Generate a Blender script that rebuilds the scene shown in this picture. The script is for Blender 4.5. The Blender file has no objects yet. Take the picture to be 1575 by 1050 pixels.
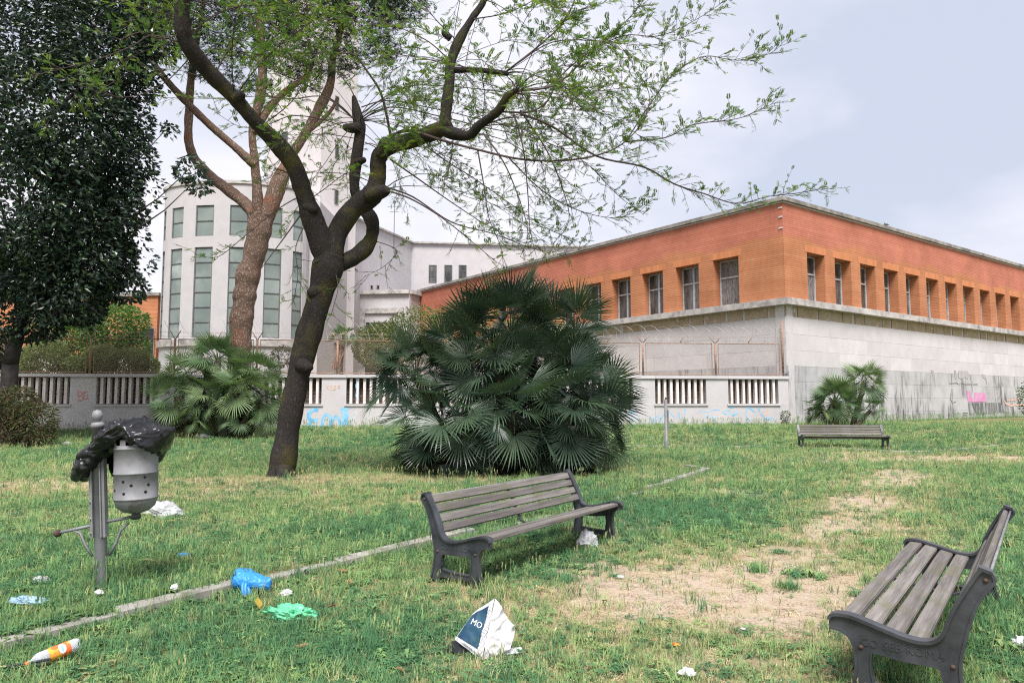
import bpy, bmesh, math, random
import numpy as np
from mathutils import Vector, Matrix, noise, Euler

random.seed(7)
rnd = random.random
def ru(a, b): return a + (b - a) * random.random()
sc = bpy.context.scene
col = sc.collection
R = math.radians

# ------------------------------------------------------------------ camera
FPX, HCAM, PIT = 1100.0, 1.65, math.atan(90 / 1100.0)
cam_d = bpy.data.cameras.new('camera')
cam_d.sensor_width = 36.0
cam_d.lens = 36.0 * FPX / 1575.0
cam_d.clip_end = 6000
cam = bpy.data.objects.new('camera', cam_d)
col.objects.link(cam)
cam.location = (0, 0, HCAM)
cam.rotation_euler = (math.pi / 2 + PIT, 0, 0)
sc.camera = cam

# ------------------------------------------------------------------ sky, sun, exposure
SUN_EL, SUN_AZ = R(57), R(179)          # azimuth clockwise from +Y
w = bpy.data.worlds.new('World'); sc.world = w; w.use_nodes = True
nt = w.node_tree; N = nt.nodes; Lk = nt.links; N.clear()
wo = N.new('ShaderNodeOutputWorld'); bg = N.new('ShaderNodeBackground')
sky = N.new('ShaderNodeTexSky'); sky.sky_type = 'NISHITA'; sky.sun_disc = False
sky.sun_elevation = SUN_EL; sky.sun_rotation = SUN_AZ
sky.dust_density = 3.0; sky.air_density = 1.2
tc = N.new('ShaderNodeTexCoord'); mp = N.new('ShaderNodeMapping')
mp.inputs['Scale'].default_value = (1.0, 1.0, 2.2); mp.inputs['Location'].default_value = (0.35, 0.1, 0.2)
nz = N.new('ShaderNodeTexNoise'); nz.inputs['Scale'].default_value = 1.9; nz.inputs['Detail'].default_value = 6.0; nz.inputs['Roughness'].default_value = 0.48; nz.inputs['Distortion'].default_value = 0.25
rp = N.new('ShaderNodeValToRGB'); rp.color_ramp.elements[0].position = 0.36; rp.color_ramp.elements[1].position = 0.60
cl = N.new('ShaderNodeMix'); cl.data_type = 'RGBA'
cl.inputs['A'].default_value = (3.75, 4.1, 4.95, 1); cl.inputs['B'].default_value = (6.1, 5.97, 6.45, 1)
mx = N.new('ShaderNodeMix'); mx.data_type = 'RGBA'; mx.inputs['Factor'].default_value = 0.95
Lk.new(tc.outputs['Generated'], mp.inputs['Vector']); Lk.new(mp.outputs['Vector'], nz.inputs['Vector'])
Lk.new(nz.outputs['Fac'], rp.inputs['Fac']); Lk.new(rp.outputs['Color'], cl.inputs['Factor'])
Lk.new(sky.outputs['Color'], mx.inputs['A']); Lk.new(cl.outputs['Result'], mx.inputs['B'])
Lk.new(mx.outputs['Result'], bg.inputs['Color']); bg.inputs['Strength'].default_value = 0.092
Lk.new(bg.outputs['Background'], wo.inputs['Surface'])
sd = bpy.data.lights.new('sun', 'SUN'); sd.energy = 3.3; sd.angle = R(26); sd.color = (1.0, 0.975, 0.945)
so = bpy.data.objects.new('sun', sd); col.objects.link(so)
so.rotation_euler = (math.pi / 2 - SUN_EL, 0, math.pi - SUN_AZ)
so.location = (0, -20, 40)
sc.view_settings.view_transform = 'Standard'; sc.view_settings.look = 'None'
sc.view_settings.gamma = 1.0; sc.view_settings.exposure = 0.94; sc.view_settings.use_curve_mapping = False
sc.render.engine = 'CYCLES'
sc.cycles.max_bounces = 7; sc.cycles.diffuse_bounces = 3; sc.cycles.glossy_bounces = 2
sc.cycles.transmission_bounces = 5; sc.cycles.transparent_max_bounces = 8
sc.cycles.use_denoising = False
sc.cycles.pixel_filter_type = 'BLACKMAN_HARRIS'; sc.cycles.filter_width = 1.15
sc.cycles.use_adaptive_sampling = True; sc.cycles.adaptive_threshold = 0.006

# ------------------------------------------------------------------ picking places from the photograph
_F = Vector((0, math.cos(PIT), math.sin(PIT))); _U = Vector((0, -math.sin(PIT), math.cos(PIT)))
CAM = Vector((0, 0, HCAM))
def ray(u, v): return Vector(((u - 787.5) / FPX, 0, 0)) + _U * ((525 - v) / FPX) + _F
def P(u, v, Y):
    r = ray(u, v); return CAM + r * (Y / r.y)
def sstep(a, b, x):
    t = max(0.0, min(1.0, (x - a) / (b - a))); return t * t * (3 - 2 * t)
KERB = [(-9.5, -4.0), (-5.0, 2.55), (-3.39, 4.88), (-2.6, 6.03), (-1.31, 7.8), (-0.86, 8.4), (0.9, 10.8), (2.69, 13.47), (4.67, 16.9)]
def kerb_x(y):
    for (x0, y0), (x1, y1) in zip(KERB, KERB[1:]):
        if y0 <= y <= y1: return x0 + (x1 - x0) * (y - y0) / (y1 - y0)
    return None
def kerb_shown(y):
    """1 where the kerb stands clear of the turf, 0 where it is overgrown"""
    return max(sstep(5.5, 5.7, y) - sstep(6.7, 6.9, y), sstep(7.45, 7.65, y) - sstep(8.5, 8.8, y), sstep(12.9, 13.3, y), 0.55 * (1 - sstep(5.2, 5.5, y)))
def G(x, y):
    z = 0.45 * sstep(23, 32, y + 0.06 * x) if y > 18 else 0.0
    if y < 17.5:
        kx = kerb_x(y)
        if kx is not None:
            z += 0.075 * sstep(-0.09, 0.09, (kx - x) * 0.82) * (1 - sstep(14, 17, y))
    if y < 60: z += 0.022 * noise.noise((x * 0.45, y * 0.45, 3.1)) + 0.008 * noise.noise((x * 2.1, y * 2.1, 1.1))
    return z
def Pg(u, v):
    r = ray(u, v); z = 0.0
    for _ in range(12):
        q = CAM + r * ((z - HCAM) / r.z); z = G(q.x, q.y)
    return Vector((q.x, q.y, z))

# ------------------------------------------------------------------ helpers: materials
def newmat(name):
    m = bpy.data.materials.new(name); m.use_nodes = True
    t = m.node_tree; return m, t, t.nodes['Principled BSDF']
def rgb(c): return (c[0], c[1], c[2], 1)
def nd(t, kind, **kw):
    n = t.nodes.new(kind)
    for k, v in kw.items():
        if k in n.inputs: n.inputs[k].default_value = v
        else: setattr(n, k, v)
    return n
def mixc(t, fac, a, b, blend='MIX'):
    n = t.nodes.new('ShaderNodeMix'); n.data_type = 'RGBA'; n.blend_type = blend
    for s, v in (('Factor', fac), ('A', a), ('B', b)):
        if hasattr(v, 'links') or hasattr(v, 'is_output'): t.links.new(v, n.inputs[s])
        else: n.inputs[s].default_value = v if s == 'Factor' else rgb(v)
    return n.outputs['Result']
def ramp(t, src, a, b, c0=(0, 0, 0), c1=(1, 1, 1)):
    n = t.nodes.new('ShaderNodeValToRGB'); e = n.color_ramp.elements
    e[0].position = a; e[1].position = b; e[0].color = rgb(c0); e[1].color = rgb(c1)
    t.links.new(src, n.inputs['Fac']); return n.outputs['Color']
def coords(t, kind='Object', scale=(1, 1, 1), loc=(0, 0, 0)):
    c = t.nodes.new('ShaderNodeTexCoord'); m = t.nodes.new('ShaderNodeMapping')
    m.inputs['Scale'].default_value = scale; m.inputs['Location'].default_value = loc
    if kind == 'World':
        g = t.nodes.new('ShaderNodeNewGeometry'); t.links.new(g.outputs['Position'], m.inputs['Vector'])
    else: t.links.new(c.outputs[kind], m.inputs['Vector'])
    return m.outputs['Vector']
def tex(t, vec, scale=5, detail=4, rough=0.55, kind='ShaderNodeTexNoise'):
    n = t.nodes.new(kind); n.inputs['Scale'].default_value = scale
    if 'Detail' in n.inputs: n.inputs['Detail'].default_value = detail
    if kind == 'ShaderNodeTexNoise': n.inputs['Roughness'].default_value = rough
    t.links.new(vec, n.inputs['Vector']); return n.outputs[0]
def bump(t, p, src, strength=0.3, dist=0.02):
    b = nd(t, 'ShaderNodeBump', Strength=strength, Distance=dist); t.links.new(src, b.inputs['Height']); t.links.new(b.outputs['Normal'], p.inputs['Normal'])
def mk(name, c1, c2=None, scale=6, rough=0.8, bmp=0.25, bd=0.01, bs=None, metal=0.0, kind='Object', stretch=(1, 1, 1), rv=0.0, lo=0.35, hi=0.65, spec=0.3, c3=None, s3=1.3, lo3=0.5, hi3=0.7):
    m, t, p = newmat(name)
    v = coords(t, kind, stretch)
    c = None
    if c2 is not None:
        f = ramp(t, tex(t, v, scale), lo, hi); c = mixc(t, f, c1, c2)
    if c3 is not None:
        f = ramp(t, tex(t, v, s3, 6, 0.6), lo3, hi3); c = mixc(t, f, c if c else c1, c3)
    if rv:
        oi = t.nodes.new('ShaderNodeObjectInfo'); mr = nd(t, 'ShaderNodeMapRange'); mr.inputs['To Min'].default_value = 1 - rv; mr.inputs['To Max'].default_value = 1 + rv
        t.links.new(oi.outputs['Random'], mr.inputs['Value'])
        hs = nd(t, 'ShaderNodeHueSaturation'); t.links.new(mr.outputs[0], hs.inputs['Value'])
        if c is not None: t.links.new(c, hs.inputs['Color'])
        else: hs.inputs['Color'].default_value = rgb(c1)
        c = hs.outputs['Color']
    if c is not None: t.links.new(c, p.inputs['Base Color'])
    else: p.inputs['Base Color'].default_value = rgb(c1)
    p.inputs['Roughness'].default_value = rough; p.inputs['Metallic'].default_value = metal; p.inputs['Specular IOR Level'].default_value = spec
    if bmp: bump(t, p, tex(t, v, bs or scale * 3, 6, 0.6), bmp, bd)
    return m
def leafmat(name, src='tint', trans=0.35, rough=0.5, gloss=0.25, c1=None, c2=None):
    m = bpy.data.materials.new(name); m.use_nodes = True; t = m.node_tree; t.nodes.clear()
    o = t.nodes.new('ShaderNodeOutputMaterial')
    if src == 'object':
        oi = t.nodes.new('ShaderNodeObjectInfo'); c = mixc(t, oi.outputs['Random'], c1, c2)
    else:
        a = t.nodes.new('ShaderNodeAttribute'); a.attribute_name = 'tint'
        a.attribute_type = 'INSTANCER' if src == 'instancer' else 'GEOMETRY'; c = a.outputs['Color']
    p = nd(t, 'ShaderNodeBsdfPrincipled', Roughness=rough); p.inputs['Specular IOR Level'].default_value = gloss
    tr = t.nodes.new('ShaderNodeBsdfTranslucent'); ms = nd(t, 'ShaderNodeMixShader', Fac=trans)
    tc2 = mixc(t, 1.0, c, (1.15, 1.25, 0.6), 'MULTIPLY')
    t.links.new(c, p.inputs['Base Color']); t.links.new(tc2, tr.inputs['Color'])
    if src == 'instancer':
        ge = t.nodes.new('ShaderNodeNewGeometry'); vm = nd(t, 'ShaderNodeVectorMath', operation='SCALE'); vm.inputs['Scale'].default_value = 0.55; t.links.new(ge.outputs['Normal'], vm.inputs[0])
        va = nd(t, 'ShaderNodeVectorMath', operation='ADD'); t.links.new(vm.outputs[0], va.inputs[0]); va.inputs[1].default_value = (0, 0, 1)
        vn = nd(t, 'ShaderNodeVectorMath', operation='NORMALIZE'); t.links.new(va.outputs[0], vn.inputs[0]); t.links.new(vn.outputs[0], p.inputs['Normal'])
    t.links.new(p.outputs[0], ms.inputs[1]); t.links.new(tr.outputs[0], ms.inputs[2]); t.links.new(ms.outputs[0], o.inputs['Surface'])
    return m

# ------------------------------------------------------------------ helpers: meshes
class MB:
    def __init__(s): s.v = []; s.f = []; s.uv = []; s.tint = []; s.sm = []
    def add(s, vs, fs, uvs=None, tint=None, smooth=False):
        n = len(s.v); s.v.extend([tuple(x) for x in vs])
        for i, f in enumerate(fs):
            s.f.append([n + k for k in f]); s.sm.append(smooth)
            s.uv.extend(uvs[i] if uvs else [(0, 0)] * len(f))
        if tint is not None: s.tint.extend([tint] * len(vs))
        return s
    def box(s, c, d, M=None, uvw=False):
        x, y, z = d[0] / 2, d[1] / 2, d[2] / 2
        vs = [Vector((c[0] + sx * x, c[1] + sy * y, c[2] + sz * z)) for sx in (-1, 1) for sy in (-1, 1) for sz in (-1, 1)]
        fs = [(0, 1, 3, 2), (4, 6, 7, 5), (0, 4, 5, 1), (2, 3, 7, 6), (0, 2, 6, 4), (1, 5, 7, 3)]
        uvs = []
        for f in fs:
            n = (vs[f[1]] - vs[f[0]]).cross(vs[f[2]] - vs[f[0]])
            a = max(range(3), key=lambda k: abs(n[k]))
            uvs.append([((q.y, q.z), (q.x, q.z), (q.x, q.y))[a] for q in (vs[k] for k in f)])
        if M is not None: vs = [M @ q for q in vs]
        return s.add(vs, fs, uvs)
    def tube(s, pts, rad, n=8, cap=True, smooth=True, tint=None):
        pts = [Vector(p) for p in pts]; m = len(pts); vs = []; fs = []
        if not hasattr(rad, '__len__'): rad = [rad] * m
        t0 = (pts[1] - pts[0]).normalized(); ref = Vector((0, 0, 1)) if abs(t0.z) < 0.9 else Vector((1, 0, 0))
        a = t0.cross(ref).normalized()
        for i in range(m):
            t = (pts[min(i + 1, m - 1)] - pts[max(i - 1, 0)]).normalized()
            a = (a - t * a.dot(t)).normalized(); b = t.cross(a)
            for k in range(n):
                an = 2 * math.pi * k / n
                vs.append(pts[i] + (a * math.cos(an) + b * math.sin(an)) * rad[i])
        for i in range(m - 1):
            for k in range(n):
                k2 = (k + 1) % n; fs.append((i * n + k, i * n + k2, (i + 1) * n + k2, (i + 1) * n + k))
        if cap and n > 2: fs.append(tuple(reversed(range(n)))); fs.append(tuple(range((m - 1) * n, m * n)))
        return s.add(vs, fs, None, tint, smooth)
    def lathe(s, prof, n=24, c=(0, 0, 0), smooth=True, M=None):
        vs = []; fs = []
        for r_, z_ in prof:
            for k in range(n):
                a = 2 * math.pi * k / n; q = Vector((c[0] + r_ * math.cos(a), c[1] + r_ * math.sin(a), c[2] + z_))
                vs.append(M @ q if M is not None else q)
        for i in range(len(prof) - 1):
            for k in range(n):
                k2 = (k + 1) % n; fs.append((i * n + k, i * n + k2, (i + 1) * n + k2, (i + 1) * n + k))
        return s.add(vs, fs, None, None, smooth)
    def mesh(s, name, mat):
        me = bpy.data.meshes.new(name); me.from_pydata(s.v, [], s.f)
        if mat is not None: me.materials.append(mat)
        me.polygons.foreach_set('use_smooth', s.sm)
        if s.uv:
            ul = me.uv_layers.new(name='UVMap'); ul.data.foreach_set('uv', [c for q in s.uv for c in q])
        if s.tint and len(s.tint) == len(s.v):
            at = me.color_attributes.new('tint', 'FLOAT_COLOR', 'POINT'); at.data.foreach_set('color', [c for q in s.tint for c in (q[0], q[1], q[2], 1)])
        me.update(); return me
    def build(s, name, mat, parent=None):
        return obj(name, s.mesh(name, mat), parent)
def obj(name, me, parent=None, loc=None, rot=None, scale=None):
    o = bpy.data.objects.new(name, me); col.objects.link(o)
    if parent is not None: o.parent = parent
    if loc is not None: o.location = loc
    if rot is not None: o.rotation_euler = rot
    if scale is not None: o.scale = scale
    return o
def tag(o, label, cat, group=None, kind=None):
    o['label'] = label; o['category'] = cat
    if group: o['group'] = group
    if kind: o['kind'] = kind
    return o
def thing(name, label, cat, loc=(0, 0, 0), rz=0.0, group=None):
    o = bpy.data.objects.new(name, None); col.objects.link(o); o.location = loc; o.rotation_euler = (0, 0, rz); o.empty_display_size = 0.2
    return tag(o, label, cat, group)
def struct(o): o['kind'] = 'structure'; return o
def copy_tree(o, parent=None):
    c = o.copy(); col.objects.link(c); c.parent = parent
    for ch in list(o.children): copy_tree(ch, c)
    return c
def catmull(pts, sub=4):
    out = []; n = len(pts)
    for i in range(n - 1):
        p0, p1, p2, p3 = (np.array(pts[max(0, min(n - 1, i + k))], float) for k in (-1, 0, 1, 2))
        for j in range(sub):
            t = j / sub
            out.append(0.5 * ((2 * p1) + (p2 - p0) * t + (2 * p0 - 5 * p1 + 4 * p2 - p3) * t * t + (3 * p1 - p0 - 3 * p2 + p3) * t ** 3))
    out.append(np.array(pts[-1], float)); return out
def plate(outer, holes, th, M=None):
    """flat plate with holes, outline in (y, z), thickness along x"""
    bm = bmesh.new(); es = []
    for loop in [outer] + holes:
        vs = [bm.verts.new((-th / 2, a, b)) for a, b in loop]
        es += [bm.edges.new((vs[i], vs[(i + 1) % len(vs)])) for i in range(len(vs))]
    bmesh.ops.triangle_fill(bm, edges=es, use_beauty=True)
    r = bmesh.ops.extrude_face_region(bm, geom=bm.faces[:])
    for e in r['geom']:
        if isinstance(e, bmesh.types.BMVert): e.co.x += th
    bmesh.ops.recalc_face_normals(bm, faces=bm.faces[:])
    mb = MB(); bm.verts.index_update()
    mb.add([v.co.copy() for v in bm.verts], [[v.index for v in f.verts] for f in bm.faces]); bm.free(); return mb
def text_mesh(s, size, mat, depth=0.002):
    cu = bpy.data.curves.new('t', 'FONT'); cu.body = s; cu.size = size; cu.extrude = depth; cu.align_x = 'CENTER'; cu.resolution_u = 2
    o = bpy.data.objects.new('t', cu); col.objects.link(o); dg = bpy.context.evaluated_depsgraph_get(); dg.update()
    me = bpy.data.meshes.new_from_object(o.evaluated_get(dg)); bpy.data.objects.remove(o); bpy.data.curves.remove(cu)
    me.materials.clear(); me.materials.append(mat); return me

# ------------------------------------------------------------------ materials
def brick_mat():
    m, t, p = newmat('brick')
    uv = nd(t, 'ShaderNodeUVMap'); uv.uv_map = 'UVMap'
    b = nd(t, 'ShaderNodeTexBrick', Scale=1.0); b.inputs['Brick Width'].default_value = 7.3; b.inputs['Row Height'].default_value = 0.098
    b.inputs['Mortar Size'].default_value = 0.016; b.inputs['Mortar Smooth'].default_value = 0.4; b.inputs['Bias'].default_value = 0.0
    b.inputs['Color1'].default_value = (0.47, 0.195, 0.095, 1); b.inputs['Color2'].default_value = (0.525, 0.235, 0.118, 1); b.inputs['Mortar'].default_value = (0.39, 0.155, 0.078, 1)
    t.links.new(uv.outputs[0], b.inputs['Vector'])
    b2 = nd(t, 'ShaderNodeTexBrick', Scale=1.0); b2.inputs['Brick Width'].default_value = 6.1; b2.inputs['Row Height'].default_value = 0.098
    b2.inputs['Mortar Size'].default_value = 0.016; b2.inputs['Mortar Smooth'].default_value = 0.4
    b2.inputs['Color1'].default_value = (0.46, 0.155, 0.098, 1); b2.inputs['Color2'].default_value = (0.52, 0.188, 0.12, 1); b2.inputs['Mortar'].default_value = (0.50, 0.205, 0.14, 1)
    t.links.new(uv.outputs[0], b2.inputs['Vector'])
    sp = nd(t, 'ShaderNodeSeparateXYZ'); t.links.new(uv.outputs[0], sp.inputs[0])
    n1 = tex(t, uv.outputs[0], 0.35, 3, 0.5)
    ad = nd(t, 'ShaderNodeMath', operation='MULTIPLY_ADD'); t.links.new(n1, ad.inputs[0]); ad.inputs[1].default_value = 1.3; t.links.new(sp.outputs['Y'], ad.inputs[2])
    mr = nd(t, 'ShaderNodeMapRange'); mr.inputs['From Min'].default_value = 10.15; mr.inputs['From Max'].default_value = 10.32; t.links.new(ad.outputs[0], mr.inputs['Value'])
    c = mixc(t, mr.outputs[0], b.outputs['Color'], b2.outputs['Color'])
    n2 = ramp(t, tex(t, uv.outputs[0], 0.5, 8, 0.7), 0.32, 0.72, (0.74, 0.70, 0.70), (1.13, 1.13, 1.15)); c = mixc(t, 1.0, c, n2, 'MULTIPLY')
    n3 = ramp(t, tex(t, uv.outputs[0], 0.55, 2, 0.4), 0.70, 0.74); n3m = nd(t, 'ShaderNodeMath', operation='MULTIPLY'); t.links.new(n3, n3m.inputs[0]); n3m.inputs[1].default_value = 0.35
    c = mixc(t, n3m.outputs[0], c, (0.62, 0.33, 0.22))
    t.links.new(c, p.inputs['Base Color']); p.inputs['Roughness'].default_value = 0.85; p.inputs['Specular IOR Level'].default_value = 0.2
    iv = nd(t, 'ShaderNodeMath', operation='SUBTRACT'); iv.inputs[0].default_value = 1.0; t.links.new(b.outputs['Fac'], iv.inputs[1])
    bump(t, p, iv.outputs[0], 0.4, 0.02); return m
def stone_mat(name, base, alt, streak, z_lo, z_hi, amount):
    """pale slabs with dark weathering runs of their own shape"""
    m, t, p = newmat(name)
    v = coords(t, 'World'); vs = coords(t, 'World', (2.6, 2.6, 0.30)); vf = coords(t, 'World', (7.0, 7.0, 0.9))
    oi = t.nodes.new('ShaderNodeObjectInfo')
    f = ramp(t, tex(t, v, 1.4, 6, 0.6), 0.35, 0.7); c = mixc(t, f, base, alt)
    mr = nd(t, 'ShaderNodeMapRange'); mr.inputs['To Min'].default_value = 0.91; mr.inputs['To Max'].default_value = 1.05; t.links.new(oi.outputs['Random'], mr.inputs['Value'])
    hs = nd(t, 'ShaderNodeHueSaturation'); t.links.new(mr.outputs[0], hs.inputs['Value']); t.links.new(c, hs.inputs['Color']); c = hs.outputs['Color']
    sp = nd(t, 'ShaderNodeSeparateXYZ'); t.links.new(v, sp.inputs[0])
    mz = nd(t, 'ShaderNodeMapRange'); mz.inputs['From Min'].default_value = z_hi; mz.inputs['From Max'].default_value = z_lo; t.links.new(sp.outputs['Z'], mz.inputs['Value'])
    s1 = ramp(t, tex(t, vs, 1.0, 7, 0.68), 0.44, 0.66); s2 = ramp(t, tex(t, vf, 1.0, 5, 0.7), 0.40, 0.66); s0 = ramp(t, tex(t, v, 0.35, 3, 0.5), 0.36, 0.6)
    a = nd(t, 'ShaderNodeMath', operation='MULTIPLY'); t.links.new(s1, a.inputs[0]); t.links.new(mz.outputs[0], a.inputs[1])
    b = nd(t, 'ShaderNodeMath', operation='MULTIPLY'); t.links.new(a.outputs[0], b.inputs[0]); t.links.new(s2, b.inputs[1])
    b2 = nd(t, 'ShaderNodeMath', operation='MULTIPLY'); t.links.new(b.outputs[0], b2.inputs[0]); t.links.new(s0, b2.inputs[1])
    d = nd(t, 'ShaderNodeMath', operation='MULTIPLY'); t.links.new(b2.outputs[0], d.inputs[0]); d.inputs[1].default_value = amount; d.use_clamp = True
    c = mixc(t, d.outputs[0], c, streak)
    t.links.new(c, p.inputs['Base Color']); p.inputs['Roughness'].default_value = 0.8; p.inputs['Specular IOR Level'].default_value = 0.25
    bump(t, p, tex(t, v, 9, 7, 0.65), 0.25, 0.02); return m
m_brick = brick_mat()
m_slab = stone_mat('travertine', (0.60, 0.565, 0.57), (0.53, 0.495, 0.495), (0.17, 0.165, 0.165), 2.6, 3.4, 2.1)
m_slab_low = stone_mat('grimy_travertine', (0.50, 0.485, 0.49), (0.41, 0.398, 0.402), (0.10, 0.099, 0.102), 0.6, 4.4, 5.0)
m_pwall = stone_mat('painted_wall', (0.545, 0.518, 0.528), (0.485, 0.46, 0.465), (0.30, 0.27, 0.25), 0.4, 3.2, 0.55)
m_plaster = stone_mat('white_plaster', (0.53, 0.498, 0.508), (0.48, 0.448, 0.458), (0.33, 0.43, 0.42), 0, 40, 0.9)
m_plaster2 = stone_mat('tower_plaster', (0.575, 0.53, 0.535), (0.525, 0.48, 0.485), (0.38, 0.44, 0.43), 0, 60, 0.8)
m_ledge = mk('weathered_ledge', (0.34, 0.315, 0.30), (0.52, 0.48, 0.46), 2.2, bmp=0.4, c3=(0.18, 0.17, 0.165), s3=1.4, lo3=0.52, hi3=0.72, rv=0.08, kind='World')
m_coping = mk('dark_coping', (0.20, 0.185, 0.17), (0.36, 0.33, 0.30), 1.7, bmp=0.4, rv=0.1, kind='World', c3=(0.10, 0.095, 0.09), s3=0.8)
m_bare = mk('bare_render', (0.335, 0.26, 0.17), (0.42, 0.34, 0.245), 2.0, bmp=0.4, kind='World', c3=(0.62, 0.56, 0.53), s3=2.6, lo3=0.6, hi3=0.7)
m_cavity = mk('dark_interior', (0.03, 0.028, 0.027), rough=0.9, bmp=0)
def backing_mat():
    m, t, p = newmat('rough_blockwork'); v = coords(t, 'UV')
    b = nd(t, 'ShaderNodeTexBrick', Scale=1.0); b.inputs['Brick Width'].default_value = 0.42; b.inputs['Row Height'].default_value = 0.16; b.inputs['Mortar Size'].default_value = 0.02
    b.inputs['Color1'].default_value = (0.20, 0.145, 0.115, 1); b.inputs['Color2'].default_value = (0.12, 0.088, 0.07, 1); b.inputs['Mortar'].default_value = (0.05, 0.04, 0.035, 1)
    t.links.new(v, b.inputs['Vector']); t.links.new(b.outputs['Color'], p.inputs['Base Color']); p.inputs['Roughness'].default_value = 0.95; return m
m_block = backing_mat()
m_fin = mk('stained_fin', (0.72, 0.665, 0.65), (0.52, 0.44, 0.40), 2.5, bmp=0.2, stretch=(3, 3, 0.6), kind='World', lo=0.45, hi=0.75, rv=0.08)
m_rust = mk('rusty_steel', (0.24, 0.135, 0.09), (0.36, 0.24, 0.18), 9, bmp=0.3, rough=0.85, kind='World')
m_wire = mk('galvanised_wire', (0.46, 0.36, 0.31), (0.36, 0.25, 0.20), 3, bmp=0, rough=0.6, metal=0.2, kind='World')
m_razor = mk('razor_wire', (0.55, 0.54, 0.54), rough=0.5, bmp=0, metal=0.5)
m_glass = mk('green_glass', (0.15, 0.185, 0.175), (0.225, 0.26, 0.245), 0.5, rough=0.16, bmp=0.02, bs=1.5, kind='World', rv=0.16, spec=0.5, c3=(0.33, 0.37, 0.36), s3=0.45, lo3=0.55, hi3=0.72)
m_dirty = mk('dirty_glass', (0.028, 0.030, 0.031), (0.12, 0.118, 0.112), 1.3, rough=0.22, bmp=0.05, kind='World', rv=0.3, spec=0.6, stretch=(3, 3, 0.8))
m_board = mk('weathered_board', (0.13, 0.115, 0.11), (0.27, 0.25, 0.24), 4, rough=0.8, kind='World', stretch=(5, 5, 1.0), c3=(0.06, 0.05, 0.05), s3=3)
m_wframe = mk('grey_window_frame', (0.34, 0.335, 0.34), (0.48, 0.46, 0.46), 5, bmp=0.2, kind='World')
m_dframe = mk('dark_window_frame', (0.10, 0.105, 0.105), (0.16, 0.16, 0.155), 5, bmp=0.1)
m_sky_blue = mk('blue_spray', (0.14, 0.42, 0.68), (0.42, 0.62, 0.78), 4, bmp=0, kind='World', lo=0.4, hi=0.75)
m_palebl = mk('faded_blue_spray', (0.42, 0.58, 0.70), (0.62, 0.66, 0.70), 6, bmp=0, kind='World')
m_redsp = mk('red_marker', (0.58, 0.20, 0.20), (0.66, 0.40, 0.38), 8, bmp=0, kind='World')
m_orsp = mk('orange_marker', (0.62, 0.34, 0.24), (0.66, 0.50, 0.44), 8, bmp=0, kind='World')
m_pink = mk('pink_spray', (0.58, 0.22, 0.42), (0.62, 0.34, 0.48), 3, bmp=0, kind='World')
m_greysp = mk('grey_spray', (0.13, 0.135, 0.13), (0.34, 0.335, 0.33), 1.0, bmp=0, kind='World', stretch=(3.5, 3.5, .8), lo=0.42, hi=0.62)
m_kerb = mk('kerb_concrete', (0.25, 0.23, 0.21), (0.37, 0.335, 0.315), 5, bmp=0.5, bs=40, kind='World', c3=(0.13, 0.125, 0.09), s3=2.2, lo3=0.55, hi3=0.7, rv=0.06)
def bark_mat(name, crack, plate_, alt, moss, vs, stretch, m_lo, m_hi, edge, bd):
    m, t, p = newmat(name); v = coords(t, 'Object', (1, 1, stretch)); v0 = coords(t, 'Object')
    wob = nd(t, 'ShaderNodeTexNoise', Scale=vs * .8, Detail=5.0); t.links.new(v, wob.inputs['Vector'])
    ml = nd(t, 'ShaderNodeVectorMath', operation='MULTIPLY_ADD'); t.links.new(wob.outputs['Color'], ml.inputs[0]); ml.inputs[1].default_value = (2.4 / vs,) * 3; t.links.new(v, ml.inputs[2])
    vo = nd(t, 'ShaderNodeTexVoronoi', Scale=vs, feature='DISTANCE_TO_EDGE'); t.links.new(ml.outputs[0], vo.inputs['Vector'])
    h = ramp(t, vo.outputs['Distance'], 0.0, edge); fine = tex(t, v, vs * 3.2, 7, 0.7)
    c = mixc(t, ramp(t, fine, .3, .7), plate_, alt); c = mixc(t, h, crack, c)
    c = mixc(t, ramp(t, tex(t, v0, 1.3, 7, .68), m_lo, m_hi), c, moss)
    t.links.new(c, p.inputs['Base Color']); p.inputs['Roughness'].default_value = .95; p.inputs['Specular IOR Level'].default_value = .12
    ad = nd(t, 'ShaderNodeMath', operation='MULTIPLY_ADD'); t.links.new(fine, ad.inputs[0]); ad.inputs[1].default_value = .8; t.links.new(h, ad.inputs[2])
    bump(t, p, ad.outputs[0], 1.0, bd); return m
m_bark = bark_mat('dark_bark', (0.030, 0.026, 0.025), (0.044, 0.038, 0.036), (0.092, 0.080, 0.075), (0.085, 0.078, 0.026), 24, .30, .50, .70, .6, .018)
m_pbark = bark_mat('pine_bark', (0.16, 0.10, 0.076), (0.25, 0.175, 0.135), (0.42, 0.34, 0.29), (0.24, 0.10, 0.06), 11, .34, .55, .66, .5, .05)
m_twig = mk('twig_bark', (0.052, 0.038, 0.036), (0.095, 0.066, 0.062), 3, bmp=0.1, rough=0.9)
m_mbark = mk('magnolia_bark', (0.026, 0.023, 0.022), (0.055, 0.048, 0.045), 6, bmp=0.5)
m_pstem = mk('palm_stem', (0.06, 0.045, 0.032), (0.12, 0.09, 0.06), 8, bmp=1.0, bd=0.05)
m_mimosa = leafmat('feathery_leaf', trans=0.4, gloss=0.2)
m_magn = leafmat('glossy_leaf', trans=0.12, rough=0.32, gloss=0.6)
m_pine = leafmat('pine_needle', trans=0.15)
m_shrub = leafmat('shrub_leaf', trans=0.3)
m_frond = leafmat('palm_frond', 'object', trans=0.16, rough=0.36, gloss=0.6, c1=(0.024, 0.050, 0.036), c2=(0.082, 0.132, 0.070))
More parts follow.
